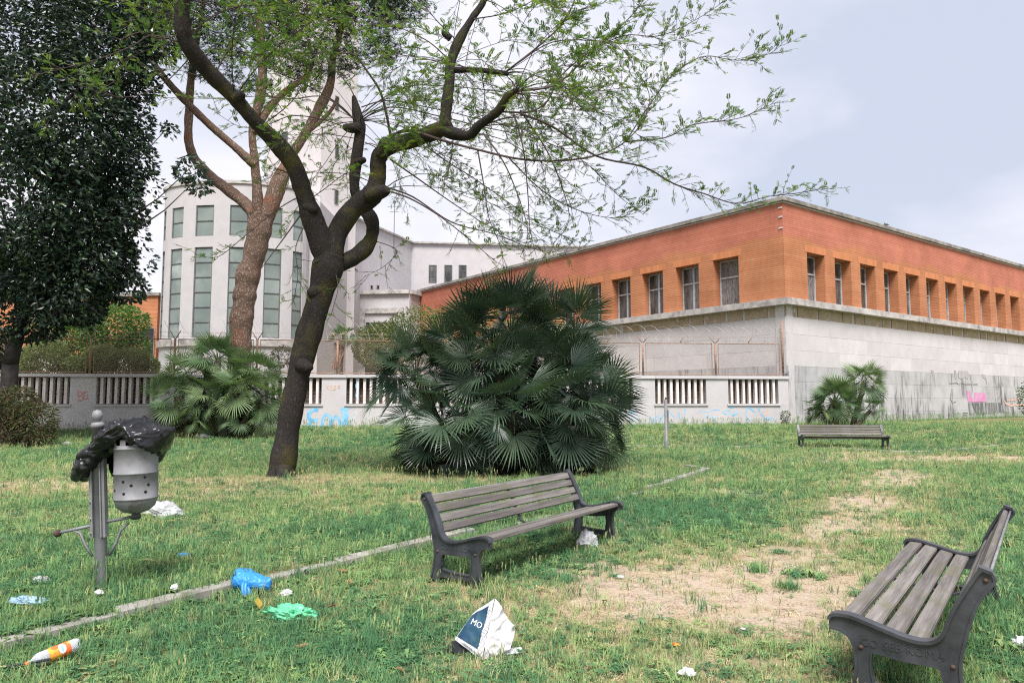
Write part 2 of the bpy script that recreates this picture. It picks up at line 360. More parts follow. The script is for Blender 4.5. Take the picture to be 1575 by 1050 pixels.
m_frond2 = leafmat('light_palm_frond', 'object', trans=0.22, rough=0.45, gloss=0.4, c1=(0.080, 0.145, 0.066), c2=(0.195, 0.265, 0.12))
m_grass = leafmat('grass_blade', 'instancer', trans=0.22, rough=0.6, gloss=0.2)
def wood_mat():
    m, t, p = newmat('weathered_wood'); v = coords(t, 'Object', (0.7, 14, 14)); v2 = coords(t, 'World')
    oi = t.nodes.new('ShaderNodeObjectInfo')
    g = tex(t, v, 2.2, 7, 0.65); c = mixc(t, ramp(t, g, 0.3, 0.72), (0.050, 0.043, 0.039), (0.225, 0.202, 0.190))
    c = mixc(t, ramp(t, tex(t, v2, 3.5, 5, 0.6), 0.5, 0.75), c, (0.115, 0.11, 0.062))
    mr = nd(t, 'ShaderNodeMapRange'); mr.inputs['To Min'].default_value = 0.8; mr.inputs['To Max'].default_value = 1.2; t.links.new(oi.outputs['Random'], mr.inputs['Value'])
    hs = nd(t, 'ShaderNodeHueSaturation'); t.links.new(mr.outputs[0], hs.inputs['Value']); t.links.new(c, hs.inputs['Color'])
    t.links.new(hs.outputs['Color'], p.inputs['Base Color']); p.inputs['Roughness'].default_value = 0.85; bump(t, p, g, 0.7, 0.006); return m
m_wood = wood_mat()
m_iron = mk('painted_cast_iron', (0.024, 0.026, 0.031), (0.058, 0.061, 0.070), 6, rough=0.38, bmp=0.15, bs=45, kind='World', c3=(0.13, 0.085, 0.06), s3=2.0, lo3=0.64, hi3=0.74, spec=0.5)
m_steel = mk('grey_paint_steel', (0.165, 0.165, 0.175), (0.235, 0.235, 0.245), 6, rough=0.55, bmp=0.08, metal=0.1, kind='Object', c3=(0.12, 0.105, 0.095), s3=2.5, lo3=0.62, hi3=0.75)
m_bin = mk('galvanised_bin', (0.17, 0.17, 0.18), (0.255, 0.25, 0.26), 5.5, rough=0.55, bmp=0.12, metal=0.15, kind='Object', c3=(0.085, 0.068, 0.06), s3=4.5, lo3=0.55, hi3=0.72)
m_hole = mk('hole_black', (0.012, 0.012, 0.012), rough=1, bmp=0)
m_black = mk('black_plastic', (0.008, 0.008, 0.010), rough=0.30, bmp=0.15, bd=0.01, bs=25, spec=0.55)
def plastic(name, c, tr=0.25, rough=0.35):
    m = bpy.data.materials.new(name); m.use_nodes = True; t = m.node_tree; p = t.nodes['Principled BSDF']; o = t.nodes['Material Output']
    cc = mixc(t, ramp(t, tex(t, coords(t, 'Object'), 9, 4), 0.3, 0.7), [k * 0.88 for k in c], [min(1, k * 1.08) for k in c])
    t.links.new(cc, p.inputs['Base Color']); p.inputs['Roughness'].default_value = rough
    b = t.nodes.new('ShaderNodeBsdfTranslucent'); t.links.new(cc, b.inputs['Color']); ms = nd(t, 'ShaderNodeMixShader', Fac=tr)
    t.links.new(p.outputs[0], ms.inputs[1]); t.links.new(b.outputs[0], ms.inputs[2]); t.links.new(ms.outputs[0], o.inputs['Surface'])
    bump(t, p, tex(t, coords(t, 'Object'), 22, 3), 0.35, 0.01); return m
m_bluebag = plastic('blue_plastic', (0.055, 0.33, 0.80)); m_greenbag = plastic('green_plastic', (0.16, 0.64, 0.36)); m_whitebag = plastic('white_plastic', (0.66, 0.66, 0.68), .4)
m_palebag = plastic('pale_blue_plastic', (0.36, 0.52, 0.66)); m_paper = plastic('white_paper', (0.66, 0.645, 0.66), 0.12, 0.6)
m_print = mk('blue_print', (0.012, 0.045, 0.085), (0.035, 0.095, 0.150), 5, rough=0.4, bmp=0.1)
m_ink = mk('grey_ink', (0.16, 0.18, 0.21), bmp=0)
m_prwhite = mk('white_ink', (0.72, 0.74, 0.76), bmp=0)
m_dead = leafmat('dead_leaf', 'object', trans=0.15, c1=(0.20, 0.10, 0.055), c2=(0.30, 0.17, 0.085))
m_yleaf = leafmat('yellow_leaf', 'object', trans=0.2, c1=(0.42, 0.30, 0.05), c2=(0.44, 0.32, 0.07))
def pet_mat():
    m, t, p = newmat('clear_plastic'); p.inputs['Base Color'].default_value = (0.60, 0.63, 0.65, 1); p.inputs['Roughness'].default_value = 0.15
    p.inputs['Transmission Weight'].default_value = 0.45; p.inputs['IOR'].default_value = 1.25; return m
m_pet = pet_mat()
m_label = mk('orange_label', (0.78, 0.145, 0.04), (0.80, 0.36, 0.05), 14, rough=0.4, bmp=0, lo=0.48, hi=0.54)

# ------------------------------------------------------------------ ground
def ell(x, y, cx, cy, rx, ry, rot=0.0):
    c, s = math.cos(rot), math.sin(rot); dx, dy = x - cx, y - cy
    return math.hypot((dx * c + dy * s) / rx, (-dx * s + dy * c) / ry)
DIRT = [(1.8, 6.4, 1.75, 1.3, 0.25, 1.0), (0.95, 7.2, 0.7, 0.45, 0.2, 0.75), (2.75, 5.85, 0.9, 0.6, 0.3, 0.9), (3.0, 7.6, 0.7, 0.8, 0.7, 0.8), (4.2, 9.4, 0.6, 1.2, -0.6, 0.9), (5.6, 11.6, 0.6, 1.6, -0.5, 0.9),
        (8.2, 15.6, 0.7, 3.0, -0.6, 0.85), (13.5, 20.5, 4.4, 1.1, 0.1, 0.8), (9.3, 19.5, 1.5, 0.7, 0, 0.6), (11.2, 22.6, 1.7, 0.5, 0.0, 0.8), (4.0, 12.9, 0.75, 0.6, 0.2, 0.75), (0.55, 7.3, 0.5, 0.35, 0.5, 0.5),
        (1.4, 4.6, 0.55, 0.3, 0.1, 0.35), (-0.25, 5.0, 0.35, 0.35, 0, 0.35), (-8.7, 13.8, 1.6, 1.0, 0.2, 0.6), (14.5, 27.5, 1.6, 0.5, 0, 0.5)]
DRY = [(-1.6, 14.9, 5.2, .75, .02, 1.0), (-5.5, 14.2, 2.4, .7, .05, 1.0), (-3.2, 14.5, 4.4, 1.5, 0.05, 1.0), (-4.7, 12.6, 3.2, 1.8, 0.1, 0.8), (-9.5, 16.0, 4.0, 1.2, 0, .5), (3.6, 15.0, 1.7, 1.2, 0.4, 0.85), (-8.3, 13.2, 3.2, 1.9, 0.1, 0.9), (1.6, 6.4, 3.1, 2.2, 0.2, 0.85), (0.3, 5.2, 1.1, 0.7, 0, 0.6), (5.2, 10.5, 1.5, 4.6, -0.55, 0.8), (7.5, 14.5, 1.6, 3.4, -0.6, .7),
       (4.8, 8.6, 0.9, 1.3, 0, 0.5), (12.5, 20.5, 7.0, 2.6, 0.05, 0.85), (-2.3, 11.5, 2.0, 1.8, 0.2, 0.6), (-2.6, 5.0, 0.4, 0.5, 0, 0.3), (0.2, 14.4, 2.3, 0.8, 0, 0.6), (-5.2, 10.4, 1.3, 0.8, 0, 0.35)]
LUSH = [(-1.2, 9.2, 1.9, 1.3, 0.5, 0.8), (-1.7, 5.2, 1.6, 0.9, 0.3, 0.8), (2.2, 10.6, 1.9, 1.4, 0.3, 0.9), (0.5, 7.2, 0.9, 0.7, 0.9, 0.8), (3.9, 4.9, 0.9, 1.3, 0.3, 1.0), (-4.2, 8.0, 1.6, 1.2, 0.3, 0.6), (4.6, 7.0, 0.8, 1.2, 0, 0.7), (-6.0, 24.0, 9.0, 3.0, 0.1, 0.5), (7.6, 10.5, 1.6, 2.2, 0, 0.5)]
def field(L, x, y):
    v = 0.0
    wx = x + 0.30 * noise.noise((x * 1.7, y * 1.7, 5.0)) + 0.12 * noise.noise((x * 5, y * 5, 8)); wy = y + 0.35 * noise.noise((x * 1.3, y * 1.3, 9.0)) + 0.14 * noise.noise((x * 5, y * 5, 2))
    for cx, cy, rx, ry, ro, a in L:
        if abs(x - cx) > 2.2 * max(rx, ry) or abs(y - cy) > 2.2 * max(rx, ry): continue
        v = max(v, a * (1 - sstep(0.45, 1.32, ell(wx, wy, cx, cy, rx, ry, ro))))
    return v
def cover(x, y):
    d = field(DIRT, x, y); q = field(DRY, x, y); l = field(LUSH, x, y)
    n = noise.fractal((x * 0.5, y * 0.5, 4.4), 0.9, 2.1, 3)
    q = max(q, sstep(0.0, 0.7, n) * 0.65) * (1 - 0.7 * l)
    return d, min(1, q), l
def grid_lines(lo, hi, step, far):
    a = list(np.arange(lo, hi + 1e-6, step)); s = step; x = hi
    while x < far: s *= 1.5; x += s; a.append(x)
    s = step; x = lo
    while x > -far: s *= 1.5; x -= s; a.insert(0, x)
    return a
xs = grid_lines(-11, 14, 0.11, 3000); ys = []
y = 3.2
while y < 36: ys.append(y); y += 0.07 + 0.011 * (y - 3)
s_ = 0.4
while y < 4000: ys.append(y); s_ *= 1.6; y += s_
y = 3.2; s_ = 0.3
while y > -300: y -= s_; s_ *= 1.6; ys.insert(0, y)
gv = []; gc = []
for y in ys:
    for x in xs:
        gv.append((x, y, G(x, y) - (0.0 if y < 70 else 0.2)))
        if 3 < y < 36 and -26 < x < 30: d, q, l = cover(x, y); gc.extend((d, q, l, 1))
        else: gc.extend((0, 0.3, 0.2, 1))
nx = len(xs); gf = [(j * nx + i, j * nx + i + 1, (j + 1) * nx + i + 1, (j + 1) * nx + i) for j in range(len(ys) - 1) for i in range(nx - 1)]
me = bpy.data.meshes.new('ground'); me.from_pydata(gv, [], gf)
at = me.color_attributes.new('cover', 'FLOAT_COLOR', 'POINT'); at.data.foreach_set('color', gc)
me.polygons.foreach_set('use_smooth', [True] * len(gf))
def ground_mat():
    m, t, p = newmat('lawn_soil'); v = coords(t, 'World')
    a = t.nodes.new('ShaderNodeAttribute'); a.attribute_name = 'cover'
    sp = nd(t, 'ShaderNodeSeparateColor'); t.links.new(a.outputs['Color'], sp.inputs[0])
    n1 = ramp(t, tex(t, v, 3.0, 8, 0.7), 0.3, 0.7); n2 = ramp(t, tex(t, v, 28, 6, 0.7), 0.3, 0.72)
    gcol = mixc(t, n1, (0.085, 0.115, 0.042), (0.155, 0.170, 0.070)); dry = mixc(t, n2, (0.24, 0.180, 0.095), (0.40, 0.31, 0.185))
    soil = mixc(t, n2, (0.32, 0.24, 0.185), (0.56, 0.46, 0.375)); soil = mixc(t, ramp(t, tex(t, v, 1.6, 6, 0.7), 0.42, 0.66), soil, (0.44, 0.35, 0.23))
    vo = nd(t, 'ShaderNodeTexVoronoi', Scale=55.0); t.links.new(v, vo.inputs['Vector']); soil = mixc(t, ramp(t, vo.outputs['Distance'], 0.08, 0.16, (1, 1, 1), (0, 0, 0)), soil, (0.16, 0.12, 0.085))
    c = mixc(t, sp.outputs['Green'], gcol, dry); c = mixc(t, sp.outputs['Red'], c, soil)
    t.links.new(c, p.inputs['Base Color']); p.inputs['Roughness'].default_value = 0.95; p.inputs['Specular IOR Level'].default_value = 0.1
    bump(t, p, tex(t, v, 35, 8, 0.7), 0.7, 0.03); return m
me.materials.append(ground_mat())
struct(obj('ground', me))

# ------------------------------------------------------------------ kerbs
def kerb(pts, length, wd, top, dz):
    root = struct(bpy.data.objects.new('kerb', None)); col.objects.link(root); root.location = (pts[0][0], pts[0][1], 0)
    path = []
    for (x0, y0), (x1, y1) in zip(pts, pts[1:]):
        n = max(1, int(math.hypot(x1 - x0, y1 - y0) / 0.1)); path += [(x0 + (x1 - x0) * i / n, y0 + (y1 - y0) * i / n) for i in range(n)]
    path.append(pts[-1]); step = max(2, int(length / 0.1)); i = 0
    while i + 2 < len(path):
        a, b = path[i], path[min(i + step, len(path) - 1)]
        c = ((a[0] + b[0]) / 2, (a[1] + b[1]) / 2); ln = math.hypot(b[0] - a[0], b[1] - a[1]); an = math.atan2(b[1] - a[1], b[0] - a[0])
        bm = bmesh.new(); bmesh.ops.create_cube(bm, size=1.0); bmesh.ops.scale(bm, vec=(ln - 0.012, wd, 0.30), verts=bm.verts[:])
        bmesh.ops.bevel(bm, geom=bm.edges[:], offset=0.012, segments=1, affect='EDGES')
        for v in bm.verts: v.co += Vector((ru(-1, 1), ru(-1, 1), ru(-1, 1))) * 0.004
        me = bpy.data.meshes.new('kerb_stone'); bm.to_mesh(me); bm.free(); me.materials.append(m_kerb)
        o = obj('kerb_stone', me, root); gz = G(c[0] + 0.25, c[1] - 0.2)
        o.location = (c[0] - pts[0][0], c[1] - pts[0][1], gz * dz + top - 0.15 + ru(-0.01, 0.008) - (0.05 * (1 - kerb_shown(c[1])) if c[1] < 17.5 else 0.0)); o.rotation_euler = (ru(-0.03, 0.03), ru(-0.012, 0.012), an)
        i += step
kerb([(-7.0, -0.4), (-5.0, 2.55), (-3.39, 4.88), (-2.6, 6.03), (-1.31, 7.8), (-0.86, 8.4), (0.9, 10.8), (2.69, 13.47), (4.6, 16.8), (4.2, 17.4)], 1.0, 0.14, 0.10, 1.0)
a_, b_, c_ = Pg(960, 684), Pg(1235, 686), Pg(1400, 681)
kerb([(a_.x, a_.y), (b_.x, b_.y), (c_.x, c_.y), (c_.x + 5.5, c_.y + 2.6)], 1.0, 0.12, 0.065, 1.0)

# ------------------------------------------------------------------ brick building on a stone base
CN = Vector((13.1, 34.0, 0)); DL = Vector((-0.59, 0.8074, 0)); DR = Vector((0.8074, 0.59, 0))
NL = Vector((-0.8074, -0.59, 0)); NR = Vector((0.59, -0.8074, 0))
def face_matrix(org, d, n):   # local x along the wall, y outward, z up
    return Matrix(((d.x, n.x, 0, org.x), (d.y, n.y, 0, org.y), (0, 0, 1, org.z), (0, 0, 0, 1)))
bb = thing('brick_building', 'long flat-roofed orange brick building on a tall pale stone base', 'building', CN)
FL = face_matrix(Vector((0, 0, 0)), DL, NL); FR = face_matrix(Vector((0, 0, 0)), DR, NR)
ZL, ZW, ZR = 6.40, 9.00, 11.46
LLEN, RLEN, REC = 36.4, 46.0, 0.62
def brick_face(M, length, first, n, per=2.545, wd=1.6):
    mb = MB()
    def q(pts, uvs): mb.add([M @ Vector(p) for p in pts], [(0, 1, 2, 3)], [uvs])
    z0, z1 = ZL - 0.02, ZR - 0.12
    q([(0, 0, ZW), (length, 0, ZW), (length, 0, z1), (0, 0, z1)], [(0, ZW), (length, ZW), (length, z1), (0, z1)])
    edges = [0.0]
    for k in range(n): edges += [first + per * k, first + per * k + wd]
    edges.append(length)
    for a, b in zip(edges[0::2], edges[1::2]):
        q([(a, 0, z0), (b, 0, z0), (b, 0, ZW), (a, 0, ZW)], [(a, z0), (b, z0), (b, ZW), (a, ZW)])
        for e in (a, b):
            if 0 < e < length: q([(e, 0, z0), (e, -REC, z0), (e, -REC, ZW), (e, 0, ZW)], [(e, z0), (e + REC, z0), (e + REC, ZW), (e, ZW)])
    for k in range(n):
        a = first + per * k; q([(a, 0, ZW), (a + wd, 0, ZW), (a + wd, -REC, ZW), (a, -REC, ZW)], [(a, 9.0), (a + wd, 9.0), (a + wd, 9.6), (a, 9.6)])
    mb.build('brick_wall', m_brick, bb)
m_soldier, _t, _p = newmat('soldier_course')
_v = coords(_t, 'UV'); _b = nd(_t, 'ShaderNodeTexBrick', Scale=1.0, offset=0.0); _b.inputs['Brick Width'].default_value = 0.10; _b.inputs['Row Height'].default_value = 0.5; _b.inputs['Mortar Size'].default_value = 0.012
_b.inputs['Color1'].default_value = (0.48, 0.165, 0.068, 1); _b.inputs['Color2'].default_value = (0.60, 0.235, 0.10, 1); _b.inputs['Mortar'].default_value = (0.46, 0.175, 0.075, 1)
_t.links.new(_v, _b.inputs['Vector']); _t.links.new(_b.outputs['Color'], _p.inputs['Base Color']); _p.inputs['Roughness'].default_value = 0.85
def bwindow(M, a, wd, boarded):
    x0, x1, z0, z1 = a + 0.02, a + wd - 0.02, ZL + 0.10, ZW - 0.02
    wn = MB(); t = 0.07; yb = -REC
    for c, d in (((x0 + t / 2, yb + 0.05, (z0 + z1) / 2), (t, 0.09, z1 - z0)), ((x1 - t / 2, yb + 0.05, (z0 + z1) / 2), (t, 0.09, z1 - z0)), (((x0 + x1) / 2, yb + 0.05, z0 + t / 2), (x1 - x0 - 2 * t, 0.085, t)), (((x0 + x1) / 2, yb + 0.05, z1 - t / 2), (x1 - x0 - 2 * t, 0.085, t))):
        wn.box(c, d, M)
    o = wn.build('window', m_wframe, bb)
    zt = z0 + (z1 - z0) * 0.63; xm = (x0 + x1) / 2
    MB().box((xm, yb + 0.048, zt), (x1 - x0 - 2 * t, 0.075, 0.09), M).build('transom', m_wframe, o)
    if not boarded:
        MB().box((xm, yb + 0.044, (z0 + z1) / 2), (0.13, 0.06, z1 - z0 - 2 * t), M).build('mullion', m_wframe, o)
        for xa, xb in ((x0 + t, xm), (xm, x1 - t)): MB().box(((xa + xb) / 2, yb + 0.04, zt - 0.4), (0.035, 0.03, 1.5), M)
    for xa, xb in ((x0 + t, xm), (xm, x1 - t)):
        for za, zb in ((z0 + t, zt - 0.045), (zt + 0.045, z1 - t)):
            MB().box(((xa + xb) / 2, yb + 0.025 + ru(0, 0.008), (za + zb) / 2), (xb - xa, 0.015, zb - za), M).build('pane', m_board if boarded or rnd() < 0.12 else m_dirty, o)
    MB().box(((2 * a + wd) / 2, 0.003, ZW + 0.17), (wd + 0.3, 0.012, 0.335), M).build('lintel', m_soldier, bb)
brick_face(FL, LLEN, 2.59, 13); brick_face(FR, RLEN, 1.97, 17)
for k in range(8): bwindow(FL, 2.59 + 2.545 * k, 1.6, k == 0)
for k in range(17): bwindow(FR, 1.97 + 2.545 * k, 1.6, False)
# recess backs, roof and rear walls
mb = MB()
for M, ln in ((FL, LLEN), (FR, RLEN)): mb.box((ln / 2, -REC - 0.15, 8.8), (ln - 1.6, 0.28, 4.9), M)
mb.build('inner_wall', m_cavity, bb)
mb = MB(); c4 = [Vector((0, 0, 0)), DL * LLEN, DL * LLEN + DR * RLEN, DR * RLEN]; ctr = (c4[0] + c4[2]) / 2
c4 = [p + (ctr - p).normalized() * 0.25 for p in c4]
mb.add([p + Vector((0, 0, ZR - 0.3)) for p in c4], [(0, 3, 2, 1)]); mb.build('roof', m_coping, bb)
for a, b in ((1, 2), (2, 3)):
    MB().add([c4[a], c4[b], c4[b] + Vector((0, 0, ZR - 0.3)), c4[a] + Vector((0, 0, ZR - 0.3))], [(0, 1, 2, 3)]).build('rear_wall', m_plaster, bb)
# stone base: a recessed core and slabs standing proud of it
mb = MB(); mb.box((LLEN / 2, -0.32, 3.15), (LLEN, 0.5, 6.3), FL); mb.box((RLEN / 2, -0.325, 3.145), (RLEN, 0.5, 6.29), FR); mb.build('core_wall', m_slab, bb)
slab_cache = {}
def slab(M, a, b, z0, z1, mat=m_slab, name='stone_slab', th=0.045):
    key = (round(b - a, 2), round(z1 - z0, 2), mat.name, th)
    if key not in slab_cache:
        bm = bmesh.new(); bmesh.ops.create_cube(bm, size=1.0); bmesh.ops.scale(bm, vec=(b - a - 0.006, th, z1 - z0 - 0.006), verts=bm.verts[:])
        bmesh.ops.bevel(bm, geom=[e for e in bm.edges if all(v.co.y > 0 for v in e.verts)], offset=0.004, segments=1, affect='EDGES')
        me = bpy.data.meshes.new(name); bm.to_mesh(me); bm.free(); me.materials.append(mat); slab_cache[key] = me
    o = obj(name, slab_cache[key], bb); o.matrix_local = M @ Matrix.Translation(((a + b) / 2, -0.05 + ru(-0.002, 0.004), (z0 + z1) / 2)); return o
CZ = [0.2, 1.0, 1.76, 2.52, 3.28, 4.04, 4.82, 5.66]
for M, ln, first in ((FR, 38.0, 0), (FL, 18.0, 3)):
    for r_ in range(first, 7):
        x = 0.0; k = 0
        while x < ln:
            wd = (1.9, 1.5, 2.3, 1.9)[(k + r_) % 4] if k else (1.9, 0.95, 1.4)[r_ % 3]
            slab(M, x, x + wd, CZ[r_], CZ[r_ + 1], m_slab_low if r_ < 4 else m_slab); x += wd; k += 1
    x = 0.0
    random.seed(31 if first else 32)
    while x < ln:                                    # bare render showing between runs under the ledge
        wd = random.choice((0.9, 1.3, 1.7, 2.2)); slab(M, x, x + wd, 5.66, 6.2, m_bare, 'render_patch', 0.035); x += wd + random.choice((0.08, 0.16, 0.3, 0.12))
for M, ln in ((FL, LLEN), (FR, RLEN)):
    x = -0.36 if M is FL else 0.0
    while x < ln:
        wd = min(2.2, ln - x); o = slab(M, x, x + wd, 6.18, 6.50, m_ledge, 'ledge_stone', 0.5); o.matrix_local = M @ Matrix.Translation((x + wd / 2, 0.11 + (0.0 if M is FL else 0.001) + ru(-0.008, 0.008), 6.34)); x += wd
    x = -0.16 if M is FL else 0.0
    while x < ln:
        wd = min(1.6, ln - x); o = slab(M, x, x + wd, 11.26, 11.46, m_coping, 'coping_stone', 0.55); o.matrix_local = M @ Matrix.Translation((x + wd / 2, -0.11 + ru(-0.008, 0.008), 11.36 + ru(-0.004, 0.004))); x += wd
    MB().box((ln / 2, 0.02, 11.22), (ln, 0.07, 0.06), M).build('drip_moulding', m_pwall, bb)
for k in range(3): MB().box((0.12 + 0.0 * k, 0.0, (10.95, 10.5, 9.95)[k]), (0.20, 0.07, 0.07), FL).build('corner_block', m_pwall, bb)

# graffiti on the stone base
def ribbons(strokes, M, off, mat, name, parent):
    mb = MB()
    for i, (pts, wd) in enumerate(strokes):
        pts = [Vector((p[0], off + 0.0006 * i, p[1])) for p in pts]; n = len(pts); vs = []
        for k in range(n):
            d = (pts[min(k + 1, n - 1)] - pts[max(k - 1, 0)]).normalized(); pr = Vector((-d.z, 0, d.x)) * wd / 2; vs += [M @ (pts[k] - pr), M @ (pts[k] + pr)]
        mb.add(vs, [(2 * k, 2 * k + 1, 2 * k + 3, 2 * k + 2) for k in range(n - 1)])
    return mb.build(name, mat, parent)
def blob(pts, M, off, mat, name, parent):
    mb = MB(); mb.add([M @ Vector((p[0], off, p[1])) for p in pts], [tuple(range(len(pts)))]); return mb.build(name, mat, parent)
def wall_tz(u, v, org, d):
    r = ray(u, v); den = r.x * -d.y + d.x * r.y; s = (org.x * -d.y + d.x * org.y) / den
    p = CAM + r * s; return ((Vector((p.x, p.y, 0)) - org).dot(d), p.z)
def tz(L, s=1.0): return [wall_tz(1420 + a / 8.077, 540 + b / 8.077, CN, DR) for a, b in L]
OFF = -0.0145
for L in ([(540, 490), (575, 495), (610, 590), (640, 590), (635, 515), (760, 515), (785, 540), (790, 625), (560, 632)],): blob(tz(L), FR, OFF, m_pink, 'pink_graffiti', bb)
for L in ([(560, 640), (600, 640), (612, 795), (580, 795)], [(600, 640), (690, 640), (715, 795), (660, 780)], [(690, 640), (800, 640), (830, 770), (720, 780)], [(800, 640), (880, 640), (915, 755), (835, 775)], [(880, 640), (960, 640), (1025, 760), (925, 760)]):
    blob(tz(L), FR, OFF + 0.0012 * (L[0][0] % 7) * 0.2, m_greysp, 'grey_graffiti', bb)
m_grime = stone_mat('grime', (0.36, 0.345, 0.34), (0.48, 0.46, 0.455), (0.16, 0.155, 0.155), 0, 9, 2.0)
for L in ([(728, 280), (775, 290), (798, 350), (796, 415), (785, 380), (770, 345), (745, 330)], [(958, 305), (985, 315), (1002, 345), (1003, 432), (985, 420), (968, 380)], [(385, 235), (412, 240), (416, 300), (408, 352), (396, 330)], [(95, 230), (135, 240), (150, 320), (158, 440), (140, 350), (118, 300)], [(578, 290), (606, 295), (618, 400), (622, 520), (606, 440), (594, 350)], [(440, 245), (560, 245), (575, 300), (560, 350), (520, 320), (480, 350), (445, 330)]):
    blob(tz(L), FR, OFF + 0.0006, m_grime, 'grime_run', bb)
ribbons([(tz([(330, 400), (420, 395), (450, 412), (480, 392), (520, 410), (680, 410)]), 0.05), (tz([(345, 520), (340, 590), (365, 640), (410, 625)]), 0.05), (tz([(500, 762), (560, 765)]), 0.05), (tz([(500, 788), (550, 795)]), 0.05)], FR, OFF + 0.002, m_greysp, 'scrawl', bb)
ribbons([(tz([(1010, 610), (1030, 650), (1060, 660), (1100, 680), (1140, 655), (1180, 675), (1250, 660)]), 0.13), (tz([(1040, 600), (1100, 610), (1190, 590)]), 0.09)], FR, OFF + 0.003, m_orsp, 'orange_scrawl', bb)

# ------------------------------------------------------------------ perimeter wall with fins
WO = Vector((13.08, 33.9, 0)); WD = Vector((-0.99507, -0.0992, 0)); WN = Vector((0.0992, -0.99507, 0))
pw = thing('perimeter_wall', 'low white perimeter wall with bays of vertical concrete fins', 'wall', WO)
FW = face_matrix(Vector((0, 0, 0)), WD, WN)
PER, B0, BW, NB = 3.52, 0.5, 2.45, 11
def wbox(name, c, d, mat, parent=pw, M=FW): return MB().box(c, d, M).build(name, mat, parent)
fin = MB().box((0, 0, 0), (0.115, 0.22, 1.12)).mesh('fin', m_fin)
edges = []
for k in range(NB):
    a = B0 + PER * k; b = a + BW; prev = 0.0 if k == 0 else a - (PER - BW)
    wbox('pier', ((prev + a) / 2, -0.2, 2.05), (a - prev, 0.4, 1.22), m_pwall)
    x1 = b + PER - BW; x0 = prev
    wbox('base_panel', ((x0 + b) / 2, -0.199 + 0.002 * (k % 2), 0.66), (b - x0 - 0.006, 0.4, 1.6), m_pwall)
    wbox('coping', ((x0 + b) / 2, -0.19, 2.71 + 0.002 * (k % 2)), (b - x0 - 0.008, 0.52, 0.14), m_ledge if k % 4 == 9 else m_pwall)
    wbox('sill', ((a + b) / 2, 0.0, 1.43), (BW + 0.14, 0.12, 0.09), m_pwall)
    wbox('backing', ((a + b) / 2, -0.42, 2.05), (BW + 0.02, 0.06, 1.24), m_block)
    for j in range(8):
        o = obj('fin', fin, pw); o.matrix_local = FW @ Matrix.Translation((a + 0.20 + j * 0.293 + ru(-0.012, 0.012), -0.16, 2.05)) @ Matrix.Rotation(ru(-0.05, 0.05), 4, 'Z')
wbox('base_panel', (B0 + PER * NB + 3, -0.2, 1.4), (8, 0.4, 2.5), m_pwall)
def wt(L): return [wall_tz(u, v, WO, WD) for u, v in L]
OW = 0.006
def graf(strokes, mat, name, M=FW, w0=0.05): ribbons([(wt([(x, y) for x, y in catmull(s, 4)]) if len(s) > 2 else wt(s), wd) for s, wd in strokes], M, OW, mat, name, pw)
def sub(L, ox, oy, k): return [(ox + a / k, oy + b / k) for a, b in L]
E_ = lambda L: sub(L, 450, 560, 6.3)
graf([(E_([(250, 445), (200, 440), (160, 480), (165, 530), (210, 545), (250, 540)]), 0.17), (E_([(215, 545), (175, 560), (170, 605), (250, 605)]), 0.13),
      (E_([(285, 615), (295, 530), (335, 485), (370, 530), (365, 610)]), 0.13), (E_([(375, 560), (420, 505), (455, 545), (470, 610)]), 0.13),
      (E_([(465, 432), (505, 432), (550, 425)]), 0.10), (E_([(500, 430), (510, 500), (505, 570)]), 0.30), (E_([(470, 590), (500, 580), (545, 565)]), 0.18)], m_sky_blue, 'blue_lettering')
graf([(E_([(560, 500), (600, 465), (620, 480), (570, 560), (600, 540)]), 0.03)], m_palebl, 'blue_scrawl')
graf([(E_([(335, 205), (330, 245)]), 0.03), (E_([(355, 205), (335, 225)]), 0.03), (E_([(335, 225), (355, 245)]), 0.03), (E_([(385, 210), (365, 215), (365, 245), (388, 243)]), 0.03), (E_([(368, 228), (382, 226)]), 0.03), (E_([(395, 210), (420, 208)]), 0.03), (E_([(420, 208), (396, 240)]), 0.03), (E_([(396, 240), (425, 238)]), 0.03), (E_([(440, 240), (440, 212), (458, 208), (458, 238)]), 0.03), (E_([(440, 225), (458, 223)]), 0.03), (E_([(360, 250), (420, 248)]), 0.02)], m_orsp, 'orange_lettering')
B_ = lambda L: sub(L, 0, 540, 3.58)
graf([(B_([(430, 222), (433, 270)]), 0.045), (B_([(425, 222), (448, 222), (450, 238), (432, 244)]), 0.045), (B_([(432, 244), (455, 248), (452, 268), (430, 272)]), 0.045), (B_([(482, 220), (462, 228), (460, 258), (478, 262), (480, 242), (470, 242)]), 0.045), (B_([(418, 235), (424, 232)]), 0.03)], m_redsp, 'red_lettering')
graf([(B_([(785, 352), (800, 365), (815, 350), (830, 368), (848, 352)]), 0.035)], m_redsp, 'red_scrawl')
C_ = lambda L: sub(L, 940, 560, 5.25)
graf([(C_([(165, 360), (168, 455)]), 0.05), (C_([(120, 430), (140, 390), (190, 385), (220, 430), (180, 460)]), 0.03), (C_([(310, 425), (355, 475)]), 0.05), (C_([(345, 440), (380, 420), (390, 470)]), 0.04), (C_([(430, 390), (400, 460)]), 0.04), (C_([(470, 380), (510, 430)]), 0.04), (C_([(545, 395), (560, 450)]), 0.05), (C_([(598, 360), (590, 400)]), 0.05), (C_([(765, 430), (785, 410)]), 0.06), (C_([(812, 415), (840, 445)]), 0.06)], m_sky_blue, 'blue_scrawl')
